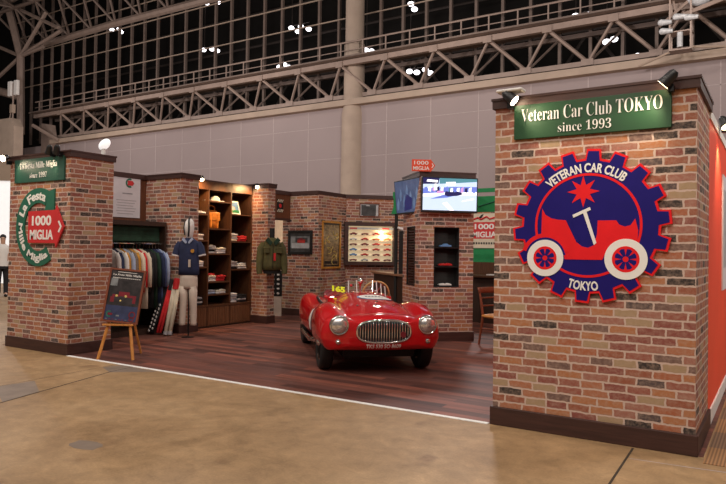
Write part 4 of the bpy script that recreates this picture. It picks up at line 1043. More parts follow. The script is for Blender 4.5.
# ------------------------------------------------------------------ angled pillar: niches, screens
def tvl(lx, ly, z=0): return Matrix.Translation(TVL) @ Matrix.Rotation(R(45), 4, 'Z') @ Vector((lx, ly, z))
b = MB(); b.box(.239, .155, .863, .661, .162, 1.818); o = b.build('niche_back', 'matte_black', tvp)
b = MB()
for x in (.239, .653): b.box(x, -.004, .863, x+.008, .158, 1.818)
b.box(.239, -.004, .863, .661, .158, .873); b.box(.239, -.004, 1.808, .661, .158, 1.818); b.build('niche_lining', 'matte_black', tvp)
for z in (1.19, 1.495): b = MB(); b.box(.247, .01, z-.01, .653, .155, z); b.build('niche_shelf', 'black', tvp)
b = MB(); b.box(.155, .245, .868, .162, .70, 1.837); b.build('niche_back', 'matte_black', tvp)
b = MB()
for k in range(22): b.box(.02, .247, .89+k*.043, .05, .70, .91+k*.043)
b.build('slatted_screen', 'trim', tvp)
b = MB(); b.box(-.004, .245, .868, .02, .258, 1.837); b.box(-.004, .69, .868, .02, .702, 1.837); b.box(-.004, .258, 1.82, .02, .69, 1.837); b.box(-.004, .258, .868, .02, .69, .885); b.build('screen_frame', 'matte_black', tvp)
place_toy('coupe', 'blue model car on the top shelf of the black niche', 'model cars in the black niche', TVL, R(45), .45, .075, 1.496, 'toy_blue', sc=1.25)
place_toy('racer', 'bright red model car on the middle shelf of the black niche', 'model cars in the black niche', TVL, R(45), .45, .075, 1.191, 'toy_red', sc=1.45)
place_toy('racer', 'white model car at the bottom of the black niche', 'model cars in the black niche', TVL, R(45), .45, .075, .874, 'toy_white', sc=1.35)
for z in (1.80, 1.47, 1.16):
    p = tvl(.45, .02, z); spot(p, tvl(.45, .10, z-.3), .35, 110, .8, (1, .85, .7), .01)
def screen(label, loc, rot, pic, w=.93, h=.545):
    t = thing('wall_screen', label, 'television', loc, rot=rot)
    b = MB(); b.box(0, 0, 0, w, .045, h); b.build('casing', 'black', t, bevel=.006)
    b = MB(); b.box(w*.35, .045, h*.3, w*.65, .11, h*.7); b.build('wall_bracket', 'dkmetal', t)
    b = MB(); pic(b, w, h); b.build('screen_picture', ['tvw', 'tvb', 'tvd', 'tvg', 'tvk', 'tvW'] if pic is road else ['tvs', 'tvS', 'tvd'], t)
def road(b, w, h):
    m = .02; x0, x1, z0, z1 = m, w-m, m+.015, h-m; W_, H_ = x1-x0, z1-z0
    def q(mi, pts, y): b.mi = mi; b.prism([(x0+x*W_, z0+z*H_) for x, z in pts], y, 0)
    q(0, [(0, 0), (1, 0), (1, 1), (0, 1)], -.001)
    q(5, [(0, .0), (.45, 0), (1, .45), (1, .62), (0, .52)], -.0016)
    q(0, [(.0, .0), (.7, 0), (1, .25), (1, .5), (0, .42)], -.002)
    q(1, [(0, .50), (.3, .55), (1, .60), (1, .76), (.55, .74), (0, .66)], -.0022)
    q(2, [(0, .80), (.28, .82), (.30, 1), (0, 1)], -.0022); q(3, [(.30, .82), (.62, .86), (1, .92), (1, 1), (.3, 1)], -.0022)
    q(5, [(.06, .88), (.26, .86), (.27, .93), (.08, .95)], -.0026); q(5, [(.42, .78), (.60, .80), (.60, .90), (.42, .88)], -.0026)
    for k in range(13):
        x = .02+k*.075; q((1, 5, 4, 2, 5, 1, 3)[k % 7], [(x, .57+.02*(k % 3)), (x+.05, .57), (x+.055, .72+.03*(k % 2)), (x+.005, .70)], -.003)
    q(5, [(.2, .62), (.26, .62), (.25, .82), (.21, .82)], -.0034); q(4, [(.25, .52), (.38, .54), (.38, .62), (.26, .60)], -.0034)
    q(1, [(.13, .34), (.45, .40), (.60, .47), (.38, .49)], -.0036)
    q(2, [(.40, .47), (.46, .44), (.62, .46), (.72, .50), (.72, .56), (.64, .60), (.58, .57), (.53, .66), (.48, .58), (.42, .60), (.40, .54)], -.0042)
    q(5, [(.50, .58), (.55, .58), (.55, .70), (.51, .70)], -.0046)
    q(5, [(.36, .22), (.44, .26), (.58, 0), (.50, 0)], -.0036); q(5, [(.72, .28), (.95, .36), (.95, .40), (.74, .32)], -.0036)
def dusk(b, w, h):
    b.mi = 0; b.box(.02, -.001, .03, w-.02, 0, h-.02)
    b.mi = 1
    for k in range(7):
        x = .07+k*.11; z = .07+.05*((k*3) % 5); b.prism([(x, z), (x+.05, z+.02), (x+.075, z+.13), (x+.045, z+.21), (x-.01, z+.10)], -.002, 0)
    b.mi = 2; b.prism([(.3, .05), (.55, .08), (.6, .25), (.42, .33), (.33, .2)], -.003, 0)
screen('bright screen showing a dark racing car on a pale road', tvl(-.015, -.115, 2.045), (R(2), 0, R(45)), road, w=.935, h=.56)
p = tvl(-.13, .92, 2.045)
screen('dim blue screen on the left side of the angled pillar', p, (R(6), 0, R(-33)), dusk, w=.90, h=.575)
b = MB()
# lamp and slim black speaker by the left side of the angled pillar
t = thing('column_speaker', 'slim black upright speaker on the brown counter by the angled pillar', 'speaker', (-6.13, 11.0, .996), R(30))
b = MB(); b.box(-.045, -.05, 0, .045, .05, .82); b.build('cabinet', 'matte_black', t, bevel=.005)
b = MB(); b.box(-.036, -.053, .05, .036, -.049, .78); b.build('grille', 'black', t)
t = thing('small_lamp', 'small white lit lamp on top of the slim black speaker', 'lamp', (-6.13, 11.0, 1.817), R(30))
b = MB(); b.tube([(0, 0, 0), (-.02, -.02, .04)], .012, 8); b.build('stem', 'white', t)
b = MB(); b.tube([(-.08, -.03, .06), (.05, -.02, .02)], [.022, .036], 12); b.build('lamp_head', 'white', t, smooth=True)
t = thing('figurine', 'small amber figurine standing on the counter beside the slim speaker', 'figurine', (-5.97, 10.86, .996))
t.scale = (.62, .62, .62)
b = MB(); b.lathe([(.035, 0), (.045, .02), (.03, .06), (.05, .11), (.035, .16), (.018, .18), (.028, .21), (.01, .235)], 14); b.build('figurine_body', 'amber', t, smooth='all')
# counter
t = thing('counter', 'dark brown counter with pale wooden top behind the red car', 'counter', (-7.33, 11.86, 0), R(-41))
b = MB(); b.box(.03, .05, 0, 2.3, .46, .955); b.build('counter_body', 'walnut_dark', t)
b = MB(); b.box(0, 0, .955, 2.35, .50, .995); b.build('counter_top', 'counter', t, bevel=.005)

# green girder behind the angled pillar
t = thing('green_girder', 'bright green painted girder with flared ends behind the angled pillar', 'girder', (-6.27, 10.90, 0))
b = MB(); b.box(0, 0, 2.49, 3.4, .05, 2.56); b.box(0, 0, 2.14, 3.4, .05, 2.18); b.build('rail', 'green', t)
b = MB(); b.prism([(-.03, 2.14), (.13, 2.14), (.10, 2.21), (.075, 2.28), (.075, 2.43), (.09, 2.48), (.08, 2.56), (.02, 2.56), (.0, 2.48), (.02, 2.43), (.02, 2.28), (-.0, 2.21)], -.01, .06); b.build('end_post', 'green', t)
b = MB(); b.box(1.55, .01, 2.16, 3.4, .03, 2.42); b.build('web_panel', 'green', t)
b = MB(); b.bar((1.75, 0, 2.24), (2.5, 0, 2.44), .012); b.build('light_strip', 'ring_green', t)
b = MB(); b.box(1.52, .0, 2.16, 1.58, .05, 2.52); b.build('post', 'green', t)
for x in (0.04, 3.3): b = MB(); b.box(x, .01, 0, x+.05, .05, 2.16); b.build('leg', 'matte_black', t)
# back bar behind the pillar gap
t = bpy.data.objects.new('wall_bar', None); COL.objects.link(t); struct(t); t.location = (-6.3, 13.2, 0)
b = MB(); b.box(0, 0, .0, 3.2, .08, 2.5); b.build('wall_face', 'brick', t, uv=True)
b = MB(); b.box(0, -.01, 1.22, 3.2, .0, 1.54); b.build('green_panel', 'green', t)
b = MB(); b.box(0, -.012, .9, 3.2, .0, 1.22); b.build('wood_panel', 'walnut', t)
b = MB(); b.box(0, -.03, 2.5, 3.2, .1, 2.6); b.build('cornice', 'trim', t)
t = thing('banner', 'cream banner with red 1000 MIGLIA band hanging behind the angled pillar', 'banner', (-5.62, 13.18, 0))
b = MB(); b.box(0, -.01, 1.52, .60, 0, 2.26); b.build('cloth', 'cream', t)
b = MB(); b.box(0, -.013, 1.72, .60, -.0105, 2.075); b.build('red_band', 'tag_red', t)
b = MB(); b.text('1000', .30, 1.98, -.017, width=.44, height=.115, bold=.03); b.build('lettering', 'letter', t); b = MB(); b.text('MIGLIA', .30, 1.81, -.017, width=.54, height=.125, bold=.03); b.build('lettering', 'letter', t)
b = MB(); b.tube([(.04, -.013, 2.13), (.15, -.013, 2.17), (.22, -.013, 2.13), (.35, -.013, 2.19), (.42, -.013, 2.14), (.55, -.013, 2.17)], .020, 6); b.build('red_script', 'tag_red', t)
b = MB(); b.prism([(.15, 2.15), (.20, 2.13), (.26, 2.20), (.28, 2.25), (.22, 2.22)], -.018, -.011); b.build('black_figure', 'black', t)
b = MB()
for k in range(9): b.box(.05+k*.057, -.012, 1.60, .085+k*.057, -.0105, 1.645)
b.build('small_print', 'black', t)
t = thing('bar_counter', 'dark bar counter with pale papers in the gap beside the angled pillar', 'bar', (-6.2, 12.4, 0))
b = MB(); b.box(0, .06, 0, 3.0, .55, .92); b.build('bar_body', 'walnut_dark', t)
b = MB(); b.box(0, 0, .92, 3.0, .6, .965); b.build('bar_top', 'walnut', t, bevel=.005)
t = thing('papers', 'pale stack of papers lying on the bar counter', 'papers', (-5.02, 12.55, .966))
b = MB(); b.box(0, 0, 0, .42, .22, .02); b.build('paper_stack', 'white', t)
# chair partly hidden by the right pillar
t = thing('wooden_chair', 'orange-brown wooden chair half hidden behind the right pillar', 'chair', (-3.62, 9.62, 0), R(68))
for x, y in ((-.19, -.19), (.19, -.19)):
    b = MB(); b.tube([(x*1.12, y*1.15, 0), (x, y, .44)], [.016, .022], 8); b.build('leg', 'redwood', t)
for x in (-.18, .18):
    b = MB(); b.tube([(x*1.12, .24, 0), (x, .18, .44), (x, .21, .62), (x*.98, .27, .86)], [.016, .021, .02, .016], 8); b.build('leg', 'redwood', t)
b = MB(); b.loft([ell(0, 0, .22, .215, .43, p=.5), ell(0, 0, .235, .23, .45, p=.5), ell(0, 0, .225, .22, .47, p=.5)]); b.build('seat', 'pine', t)
for z in (.60, .72): b = MB(); b.tube([(-.18, .215+(z-.6)*.2, z), (0, .235+(z-.6)*.2, z), (.18, .215+(z-.6)*.2, z)], .014, 6); b.build('back_rail', 'redwood', t)
b = MB(); b.grid([[(u*.20, .262+.02*(1-u*u)+j*.012, .79+.045*j) for u in [k/4-1 for k in range(9)]] for j in range(3)]); o = b.build('top_rail', 'redwood', t, smooth='all'); o.modifiers.new('thickness', 'SOLIDIFY').thickness = .022
b = MB(); b.tube([(-.2, -.2, .2), (.2, -.2, .2)], .011, 6); b.tube([(-.2, -.2, .26), (-.19, .21, .26)], .011, 6); b.tube([(.2, -.2, .26), (.19, .21, .26)], .011, 6); b.build('stretcher', 'redwood', t)

# ------------------------------------------------------------------ bright stand and visitor at the far left
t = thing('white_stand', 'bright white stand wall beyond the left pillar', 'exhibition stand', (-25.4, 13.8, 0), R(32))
b = MB(); b.box(-3, 0, 0, .5, .12, 3.95); b.build('stand_wall', mat('glowing_white_panel', (.9, .9, .9), .6, emit=(1, 1, 1), es=.55), t)  # wall emits softly in place of lamp light falling on it
b = MB(); b.box(-3, -.1, 3.95, .5, .2, 4.75); b.build('fascia', 'beam', t)
t = thing('person', 'visitor in white shirt and dark trousers walking at the left edge', 'person', (-18.66, 10.24, 0), R(60))
def skin(name, pts, edges, radii, m, parent, sub=2):
    me = bpy.data.meshes.new(name); me.from_pydata(pts, edges, []); o = bpy.data.objects.new(name, me); COL.objects.link(o); o.parent = parent
    md = o.modifiers.new('skin', 'SKIN'); md.use_smooth_shade = True
    for i, r_ in enumerate(radii): o.data.skin_vertices[0].data[i].radius = (r_ if isinstance(r_, tuple) else (r_, r_))
    o.data.skin_vertices[0].data[0].use_root = True
    o.modifiers.new('sub', 'SUBSURF').levels = sub; o.modifiers['sub'].render_levels = sub
    me.materials.append(M[m]); return o
pts = [(0,0,.92),(0,0,1.12),(0,0,1.36),(0,-.01,1.46),(0,-.02,1.56),(0,-.03,1.64),(0,-.02,1.70)]
ed = [(0,1),(1,2),(2,3),(3,4),(4,5),(5,6)]; rad = [(.15,.11),(.14,.10),(.16,.11),(.06,.06),(.068,.085),(.075,.095),(.05,.06)]
for s, sw in ((-1, .10), (1, -.10)):
    i = len(pts); pts += [(s*.17,0,1.38),(s*.21,.02,1.12),(s*.21,-.06,.90),(s*.205,-.09,.83)]; ed += [(2,i),(i,i+1),(i+1,i+2),(i+2,i+3)]; rad += [.055,.045,.033,.026]
    j = len(pts)
    for q in range(4): pts.append((s*.205+(q-1.5)*.018, -.115, .745+.006*abs(q-1))); ed.append((i+3, j+q)); rad.append(.009)
    pts.append((s*.175, -.125, .80)); ed.append((i+3, j+4)); rad.append(.010)
    i = len(pts); pts += [(s*.09,0,.86),(s*.10,-sw*.5,.50),(s*.10,sw,.10),(s*.10,sw-.14,.04)]; ed += [(0,i),(i,i+1),(i+1,i+2),(i+2,i+3)]; rad += [.085,.058,.042,.038]
skin('body', pts, ed, rad, 'skin', t)
b = MB(); b.sphere((0, .012, 1.685), (.083, .10, .085), 16, 10); b.sphere((0, .06, 1.63), (.07, .06, .07), 12, 8); b.build('hair', 'hair', t, smooth='all')
b = MB(); b.sphere((-.028, -.112, 1.645), .011, 8, 6); b.sphere((.028, -.112, 1.645), .011, 8, 6); b.build('eyes', 'black', t)
b = MB(); b.loft([ell(0, 0, .165, .125, .86), ell(0, 0, .165, .12, 1.0), ell(0, 0, .165, .115, 1.15), ell(0, 0, .19, .125, 1.33), ell(0, 0, .17, .10, 1.44), ell(0, 0, .075, .075, 1.49)])
for s in (-1, 1): b.tube([(s*.15, 0, 1.41), (s*.20, .01, 1.25), (s*.222, .02, 1.1), (s*.22, -.055, .92)], [.075, .068, .058, .045], 12)
b.build('shirt', 'white', t, smooth=True)
b = MB(); b.loft([ell(0, 0, .16, .12, .99), ell(0, 0, .165, .125, .86), ell(0, 0, .17, .12, .78)])
for s, sw in ((-1, .10), (1, -.10)): b.tube([(s*.085, 0, .86), (s*.10, -sw*.5, .50), (s*.10, sw, .09)], [.10, .078, .062], 12)
b.build('trousers', 'black_cloth', t, smooth=True)
for s, sw in ((-1, .10), (1, -.10)): b = MB(); b.sphere((s*.10, sw-.06, .04), (.05, .13, .045), 12, 8); b.build('shoe', 'black', t, smooth='all')
# ------------------------------------------------------------------ the red open sports car (x forward, y to its left)
CAR = thing('sports_car', 'red open-top vintage sports car with chrome oval grille on the dark plank floor', 'car', (-4.185, 6.835, 0), R(-47.3))
def cr(p0, p1, p2, p3, t): return .5*((2*p1)+(-p0+p2)*t+(2*p0-5*p1+4*p2-p3)*t*t+(-p0+3*p1-3*p2+p3)*t*t*t)
def spline(P, n):
    out = []
    for i in range(len(P)-1):
        a, b_, c, d = P[max(i-1, 0)], P[i], P[i+1], P[min(i+2, len(P)-1)]
        for k in range(n): out.append(tuple(cr(a[j], b_[j], c[j], d[j], k/n) for j in range(len(b_))))
    out.append(tuple(P[-1])); return out
# x, centre height, valley height, crest y, crest height, half width, sill height
KEY = [(.42, .705, .672, .51, .690, .695, .290), (.24, .752, .705, .52, .752, .712, .30), (0, .795, .735, .525, .790, .720, .30), (-.25, .825, .748, .525, .783, .715, .28),
       (-.5, .848, .750, .52, .745, .705, .25), (-.8, .870, .752, .50, .700, .680, .24), (-1.2, .868, .750, .50, .665, .668, .24), (-1.6, .850, .745, .51, .69, .685, .24),
       (-1.95, .815, .73, .525, .755, .705, .26), (-2.25, .77, .70, .53, .770, .715, .28), (-2.6, .69, .645, .51, .70, .685, .32), (-2.9, .58, .55, .48, .57, .62, .36)]
st = spline(KEY, 6)
def section(x, hc, hv, yf, hf, w, zb):
    half = [(0, hc), (.17, hc-.006), (.32, hc*.45+hv*.55), (.40, hv-.004), (yf, hf), (w-.055, hf-.045), (w-.006, hf-.16), (w, .50*hf+.09), (w-.012, zb+.10), (w-.06, zb+.015), (w-.16, zb), (0, zb-.01)]
    return spline([(float(a), float(b_)) for a, b_ in half], 4)
rows = []
# rounded nose
nose = []
x0 = KEY[0][0]
for k in range(9, 0, -1):
    a = R(72)*k/9; nose.append((x0+.215*math.sin(a), math.cos(a)**.42))
base = section(*st[0])
for x, s in nose: rows.append([(x, y*(s*.97+.03), .495+(z-.495)*s) for y, z in base])
for q in st: rows.append([(q[0], y, z) for y, z in section(*q)])
endq = st[-1]
for k in range(1, 7):
    a = R(80)*k/6; s = math.cos(a)**.6; rows.append([(endq[0]-.20*math.sin(a), y*s, .46+(z-.46)*s) for y, z in section(*endq)])
full = []
for rw in rows: full.append([(x, y, z) for x, y, z in rw]+[(x, -y, z) for x, y, z in rw[-2:0:-1]])
b = MB(); b.loft(full); body = b.build('bodywork', 'paint', CAR, smooth='all')
# cut the wheel arches and the cockpit out of the shell
def cutter(bm_, m):
    o = bm_.build('cutter', m); o.parent = None; return o
cuts = []
for x, r_ in ((0, .372), (-2.24, .362)):
    for s in (-1, 1):
        b = MB(); ys = sorted((s*.44, s*.95)); b.lathe([(r_, ys[0]), (r_, ys[1])], 40, 'y', (x, 0, .325)); cuts.append(cutter(b, 'matte_black'))
b = MB(); b.loft([[(x, y, z) for x, y in [(-1.36+.42*math.copysign(abs(math.cos(a))**.6, math.cos(a)), .475*math.copysign(abs(math.sin(a))**.6, math.sin(a))) for a in [2*PI*k/32 for k in range(32)]]] for z in (.42, 1.2)])
cuts.append(cutter(b, 'matte_black'))
for c in cuts:
    md = body.modifiers.new('cut', 'BOOLEAN'); md.operation = 'DIFFERENCE'; md.solver = 'EXACT'; md.object = c; md.material_mode = 'TRANSFER'
dgr = bpy.context.evaluated_depsgraph_get(); dgr.update()
me = bpy.data.meshes.new_from_object(body.evaluated_get(dgr)); body.modifiers.clear(); body.data = me
for c in cuts: bpy.data.objects.remove(c)
for p in me.polygons: p.use_smooth = True
md = body.modifiers.new('edge', 'EDGE_SPLIT'); md.split_angle = R(38)
BV = BVHTree.FromPolygons([v.co for v in me.vertices], [tuple(p.vertices) for p in me.polygons])
def on_top(x, y, off=.004):
    h = BV.ray_cast(Vector((x, y, 2)), Vector((0, 0, -1))); return Vector((x, y, (h[0].z if h[0] else .8)+off))
def on_nose(y, z, off=.004):
    h = BV.ray_cast(Vector((2, y, z)), Vector((-1, 0, 0))); return Vector(((h[0].x if h[0] else .6)+off, y, z))
def on_side(x, z, s, off=.004):
    h = BV.ray_cast(Vector((x, s*2, z)), Vector((0, -s, 0))); return Vector((x, (h[0].y if h[0] else s*.7)+s*off, z))
# grille: chrome oval rim, black mouth, upright chrome bars
GC, GA, GB = .516, .308, .126
def oval(k, n, a, b_, p=.72):
    q = 2*PI*k/n; return a*math.copysign(abs(math.cos(q))**p, math.cos(q)), b_*math.copysign(abs(math.sin(q))**p, math.sin(q))
def gp(y, z, off=0): p = on_nose(y, z, off); return (p.x, y, z)
b = MB(); prev = None; ctr = b.v(gp(0, GC, .006))
for j in range(1, 7):
    cur = [b.v(gp(*(lambda o: (o[0]*j/6, GC+o[1]*j/6))(oval(k, 48, GA, GB)), .006)) for k in range(48)]
    for k in range(48): b.f([ctr, cur[k], cur[(k+1) % 48]] if prev is None else [prev[k], cur[k], cur[(k+1) % 48], prev[(k+1) % 48]])
    prev = cur
b.build('grille_mouth', 'matte_black', CAR)
b = MB(); b.tube([gp(*(lambda o: (o[0], GC+o[1]))(oval(k, 48, GA, GB)), .006) for k in range(48)], .0135, 8, closed=True); b.build('grille_surround', 'chrome', CAR, smooth='all')
b = MB()
for k in range(-9, 10):
    y = k*.0305; zz = GB*max(0, 1-(abs(y)/GA)**(2/.72))**.36
    b.tube([gp(y, GC-zz*.98, .012), gp(y, GC-zz*.5, .014), gp(y, GC, .014), gp(y, GC+zz*.5, .014), gp(y, GC+zz*.98, .012)], .0062, 6)
b.build('grille_bars', 'chrome', CAR, smooth='all')
b = MB(); b.M = Matrix.Translation(gp(.215, GC-.03, .03)) @ Matrix.Rotation(R(90), 4, 'Z'); b.disc(0, 0, .034, -.008, .004, 16); b.build('grille_badge', 'toy_wine', CAR)
# lamps
for s in (-1, 1):
    c = on_nose(s*.508, .588, 0)
    b = MB(); b.lathe([(.080, -.05), (.110, -.03), (.114, .0), (.108, .020), (.098, .030), (.094, .022)], 32, 'x', (c.x+.012, c.y, c.z)); hl = b.build('headlamp', 'chrome', CAR, smooth='all')
    b = MB(); b.lathe([(.097, .018), (.082, .035), (.055, .048), (.02, .055), (.001, .056)], 28, 'x', (c.x+.012, c.y, c.z)); b.build('lens', 'lens', hl, smooth='all')
    c = on_nose(s*.515, .405, 0)
    b = MB(); b.lathe([(.024, -.03), (.032, .0), (.032, .012), (.02, .026), (.001, .031)], 20, 'x', (c.x, c.y, c.z)); b.build('side_lamp', 'chrome', CAR, smooth='all')
# wheels
for x in (0, -2.24):
    for s in (-1, 1):
        yc = s*.597
        b = MB(); b.lathe([(.20, -.062), (.235, -.074), (.29, -.078), (.318, -.062), (.326, -.03), (.326, .03), (.318, .062), (.29, .078), (.235, .074), (.20, .062), (.20, -.062)], 40, 'y', (x, yc, .326)); wh = b.build('tyre', 'tyre', CAR, smooth='all')
        b = MB(); b.lathe([(.205, -.06), (.21, -.066), (.19, -.058), (.185, .0), (.19, .058), (.21, .066), (.205, .06)], 36, 'y', (x, yc, .326))
        b.lathe([(.001, -s*.085), (.03, -s*.08), (.045, -s*.02), (.05, s*.04), (.05, s*.075), (.035, s*.095), (.001, s*.10)][::1 if s > 0 else 1], 16, 'y', (x, yc, .326)); rm = b.build('wheel_rim', 'chrome', wh, smooth=True)
        b = MB()
        for k in range(24):
            a = 2*PI*k/24; a2 = a+(.35 if k % 2 else -.35)
            b.tube([(x+.045*math.cos(a2), yc+s*.055, .326+.045*math.sin(a2)), (x+.19*math.cos(a), yc+s*(.03 if k % 2 else -.01), .326+.19*math.sin(a))], .004, 4)
        b.build('wire_spokes', 'chrome', rm)
        b = MB(); b.lathe([(.001, -.04), (.16, -.04), (.16, -.02), (.001, -.02)], 24, 'y', (x, yc, .326)); b.build('brake_drum', 'matte_black', wh)
b = MB(); b.box(-2.7, -.42, .19, .35, .42, .30); b.tube([(0, -.5, .326), (0, .5, .326)], .03, 8); b.tube([(-2.24, -.5, .326), (-2.24, .5, .326)], .03, 8); b.build('chassis', 'matte_black', CAR)
b = MB(); b.tube([(-.35, -.60, .30), (-.9, -.68, .24), (-2.0, -.68, .23)], .032, 10); b.build('exhaust_pipe', 'chrome', CAR, smooth='all')
# number painted under the grille
b = MB(); vs, fs = text_geo('TKS 530 SO 8609', False, .02)
xa, xb = min(p.x for p in vs), max(p.x for p in vs); ya, yb = min(p.y for p in vs), max(p.y for p in vs)
V = [b.v(on_nose((p.x-(xa+xb)/2)*.40/(xb-xa)+.0,   .349+(p.y-(ya+yb)/2)*.05/(yb-ya), .006)) for p in vs]
for f in fs: b.f([V[i] for i in f])
b.build('number_lettering', 'bright_white', CAR)
# oval plate on the bonnet
def patch(name, cx, cy, rx, ry, m, off=.004, rings=5, n=28):
    b = MB(); c = b.v(on_top(cx, cy, off)); prev = None
    for j in range(1, rings+1):
        cur = [b.v(on_top(cx+rx*j/rings*math.cos(2*PI*k/n), cy+ry*j/rings*math.sin(2*PI*k/n), off)) for k in range(n)]
        for k in range(n):
            if prev is None: b.f([c, cur[k], cur[(k+1) % n]])
            else: b.f([prev[k], cur[k], cur[(k+1) % n], prev[(k+1) % n]])
        prev = cur
    return b.build(name, m, CAR)
patch('bonnet_plate_border', -.34, .075, .175, .225, 'pic_blue', .004); patch('bonnet_plate', -.345, .085, .162, .21, 'letter', .007)
b = MB()
for k in range(6): b.f([b.v(on_top(-.345+dx, -.045+k*.042+dy, .010)) for dx, dy in ((-.02, 0), (.02, 0), (.02, .028), (-.02, .028))])
b.build('plate_marks', 'navy', CAR)
for x, y in ((-.05, -.08), (-.02, .04), (.12, -.22), (.14, .0), (.12, .22)):
    p = on_top(x, y, .0); b = MB(); b.lathe([(.020, 0), (.020, .006), (.012, .012), (.001, .013)], 14, 'z', p); b.build('bonnet_catch', 'chrome', CAR, smooth='all')
# bonnet panel line
b = MB(); pth = [on_top(-.62, y, .001) for y in [-.36+.72*k/16 for k in range(17)]]; b.tube([tuple(p) for p in pth], .0035, 4)
for s in (-1, 1): b.tube([tuple(on_top(x, s*.36, .001)) for x in [-.62+.72*k/12 for k in range(13)]], .003, 4)
b.build('panel_line', 'toy_wine', CAR)
# wrap-round perspex screen, glint bars, cockpit fittings
arc = [(-.80-.34*(abs(u)**2.2), u*.50) for u in [k/14-1 for k in range(29)]]
b = MB(); V = b.grid([[(x-.05*j, y*(1-.015*j), on_top(x, y, -.004).z+.17*j*(1-.35*abs(y/.5)**3)*(1-.28*math.exp(-(y/.10)**2))) for x, y in arc] for j in (0, .35, .7, 1)]); b.build('windscreen', 'perspex', CAR, smooth='all', keep=True)
b = MB(); b.tube([(x-.05, y*.985, on_top(x, y, -.004).z+.17*(1-.35*abs(y/.5)**3)*(1-.28*math.exp(-(y/.10)**2))) for x, y in arc], .004, 6); b.build('screen_edge', 'chrome', CAR, smooth='all')
for u in (-.17, -.08, .22, .28, .34):
    i = min(range(29), key=lambda k: abs(arc[k][1]-u)); x, y = arc[i]; z = on_top(x, y, 0).z
    b = MB(); b.tube([(x+.004, y, z), (x-.046, y*.99, z+.155)], .0065, 6); b.build('screen_glint_bar', 'white', CAR)  # white upright bars stand in for reflections in the perspex
for y in (-.45, -.20, -.12, .08, .16, .25, .33, .40):
    x = min(arc, key=lambda q: abs(q[1]-y))[0]; p = on_top(x+.012, y, 0); b = MB(); b.lathe([(.011, 0), (.011, .014), (.004, .02)], 10, 'z', p); b.build('screen_stud', 'chrome', CAR, smooth='all')
# race number on the passenger side of the screen
b = MB(); vs, fs = text_geo('165', False, .06); xa, xb = min(p.x for p in vs), max(p.x for p in vs); yb = max(p.y for p in vs)
def scr(y, h):
    a = min(range(28), key=lambda k: abs((arc[k][1]+arc[k+1][1])/2-y)); (xA, yA), (xB, yB) = arc[a], arc[a+1]; q = (y-yA)/(yB-yA); x = xA+(xB-xA)*q
    return (x+.010-.28*h, y, NZ+h)
NZ = on_top(-.88, -.30, 0).z
V = [b.v(scr(-.30+(p.x-(xa+xb)/2)*.16/(xb-xa), .055+p.y/yb*.072-.10*((p.x-(xa+xb)/2)*.16/(xb-xa)))) for p in vs]
for f in fs: b.f([V[i] for i in f])
b.build('race_number', 'yellow', CAR)
b = MB(); b.sphere((-.90, -.475, .80), (.022, .022, .022), 10, 8); b.sphere((-.86, -.14, .955), (.02, .02, .02), 10, 8); b.build('red_marker', 'tag_red', CAR)
p = on_top(-.79, -.36, 0); b = MB(); b.box(p.x, p.y-.03, p.z, p.x+.02, p.y+.03, p.z+.012); b.build('yellow_marker', 'yellow', CAR)
b = MB(); b.lathe([(.001, -.03), (.03, -.028), (.043, 0), (.043, .012), (.001, .014)], 20, 'x', (-.84, -.02, 1.015)); mr = b.build('rear_view_mirror', 'chrome', CAR, smooth='all')
b = MB(); b.tube([(-.84, -.02, .87), (-.845, -.02, .98)], .012, 8); b.build('mirror_stem', 'paint', mr)
swm = Matrix.Translation((-1.12, .25, .83)) @ Matrix.Rotation(R(-68), 4, 'Y')
b = MB(); b.M = swm; b.tube([(.185*math.cos(2*PI*k/36), .185*math.sin(2*PI*k/36), 0) for k in range(36)], .0125, 8, closed=True); sw = b.build('steering_wheel', mat('tan_rim', (.62, .36, .14), .4), CAR, smooth='all')
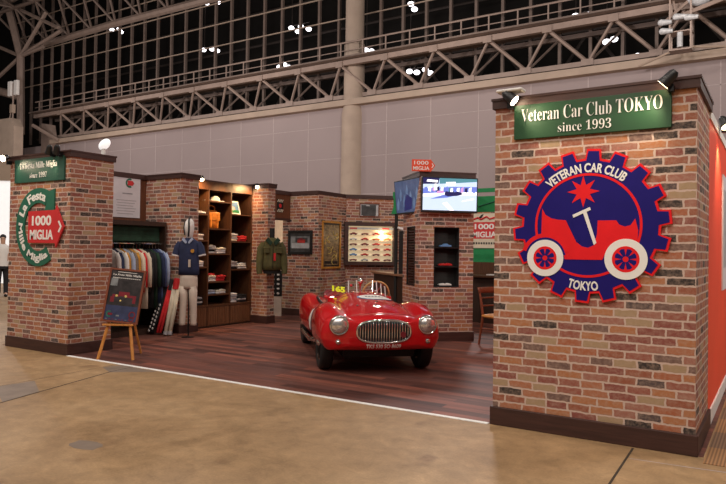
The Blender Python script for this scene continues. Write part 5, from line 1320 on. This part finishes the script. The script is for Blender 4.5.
b = MB(); b.M = swm
for k in range(3): b.tube([(.03*math.cos(k*2.094+.5), .03*math.sin(k*2.094+.5), 0), (.18*math.cos(k*2.094+.5), .18*math.sin(k*2.094+.5), 0)], .008, 6)
b.sphere((0, 0, 0), (.035, .035, .02), 12, 8); b.build('wheel_spokes', 'chrome', sw)
for y in (-.23, .23):
    b = MB(); b.loft([ell(-1.58, y, .06, .19, .50, p=.6), ell(-1.62, y, .065, .20, .66, p=.6), ell(-1.67, y, .055, .185, .80, p=.6), ell(-1.69, y, .03, .14, .845, p=.6)]); b.build('seat', 'toy_wine', CAR, smooth='all')
b = MB(); b.box(-1.02, -.44, .60, -.97, .44, .80); b.build('dashboard', 'paint', CAR, bevel=.01)
# door edge rail and roundel on the car's right side
pth = [on_top(x, -.495, .018) for x in (-.98, -1.2, -1.5, -1.72)]
b = MB(); b.tube([tuple(p) for p in pth], .022, 8); b.build('cockpit_edge', 'black', CAR, smooth='all')
b = MB(); pth = [on_top(x, .495, .018) for x in (-.98, -1.2, -1.5, -1.72)]; b.tube([tuple(p) for p in pth], .022, 8); b.build('cockpit_edge', 'black', CAR, smooth='all')
def side_patch(name, cx, cz, rx, rz, s, m, off):
    b = MB(); c = b.v(on_side(cx, cz, s, off)); prev = None
    for j in range(1, 5):
        cur = [b.v(on_side(cx+rx*j/4*math.cos(2*PI*k/24), cz+rz*j/4*math.sin(2*PI*k/24), s, off)) for k in range(24)]
        for k in range(24):
            if prev is None: b.f([c, cur[k], cur[(k+1) % 24]])
            else: b.f([prev[k], cur[k], cur[(k+1) % 24], prev[(k+1) % 24]])
        prev = cur
    return b.build(name, m, CAR)
for s in (-1, 1):
    side_patch('door_roundel_border', -1.0, .50, .19, .16, s, 'pic_blue', .003); side_patch('door_roundel', -1.0, .50, .17, .14, s, 'letter', .006)
p = on_top(-.66, -.50, 0); b = MB(); b.sphere((p.x, p.y, p.z+.012), (.022, .016, .014), 10, 8); b.build('chrome_knob', 'chrome', CAR, smooth='all')
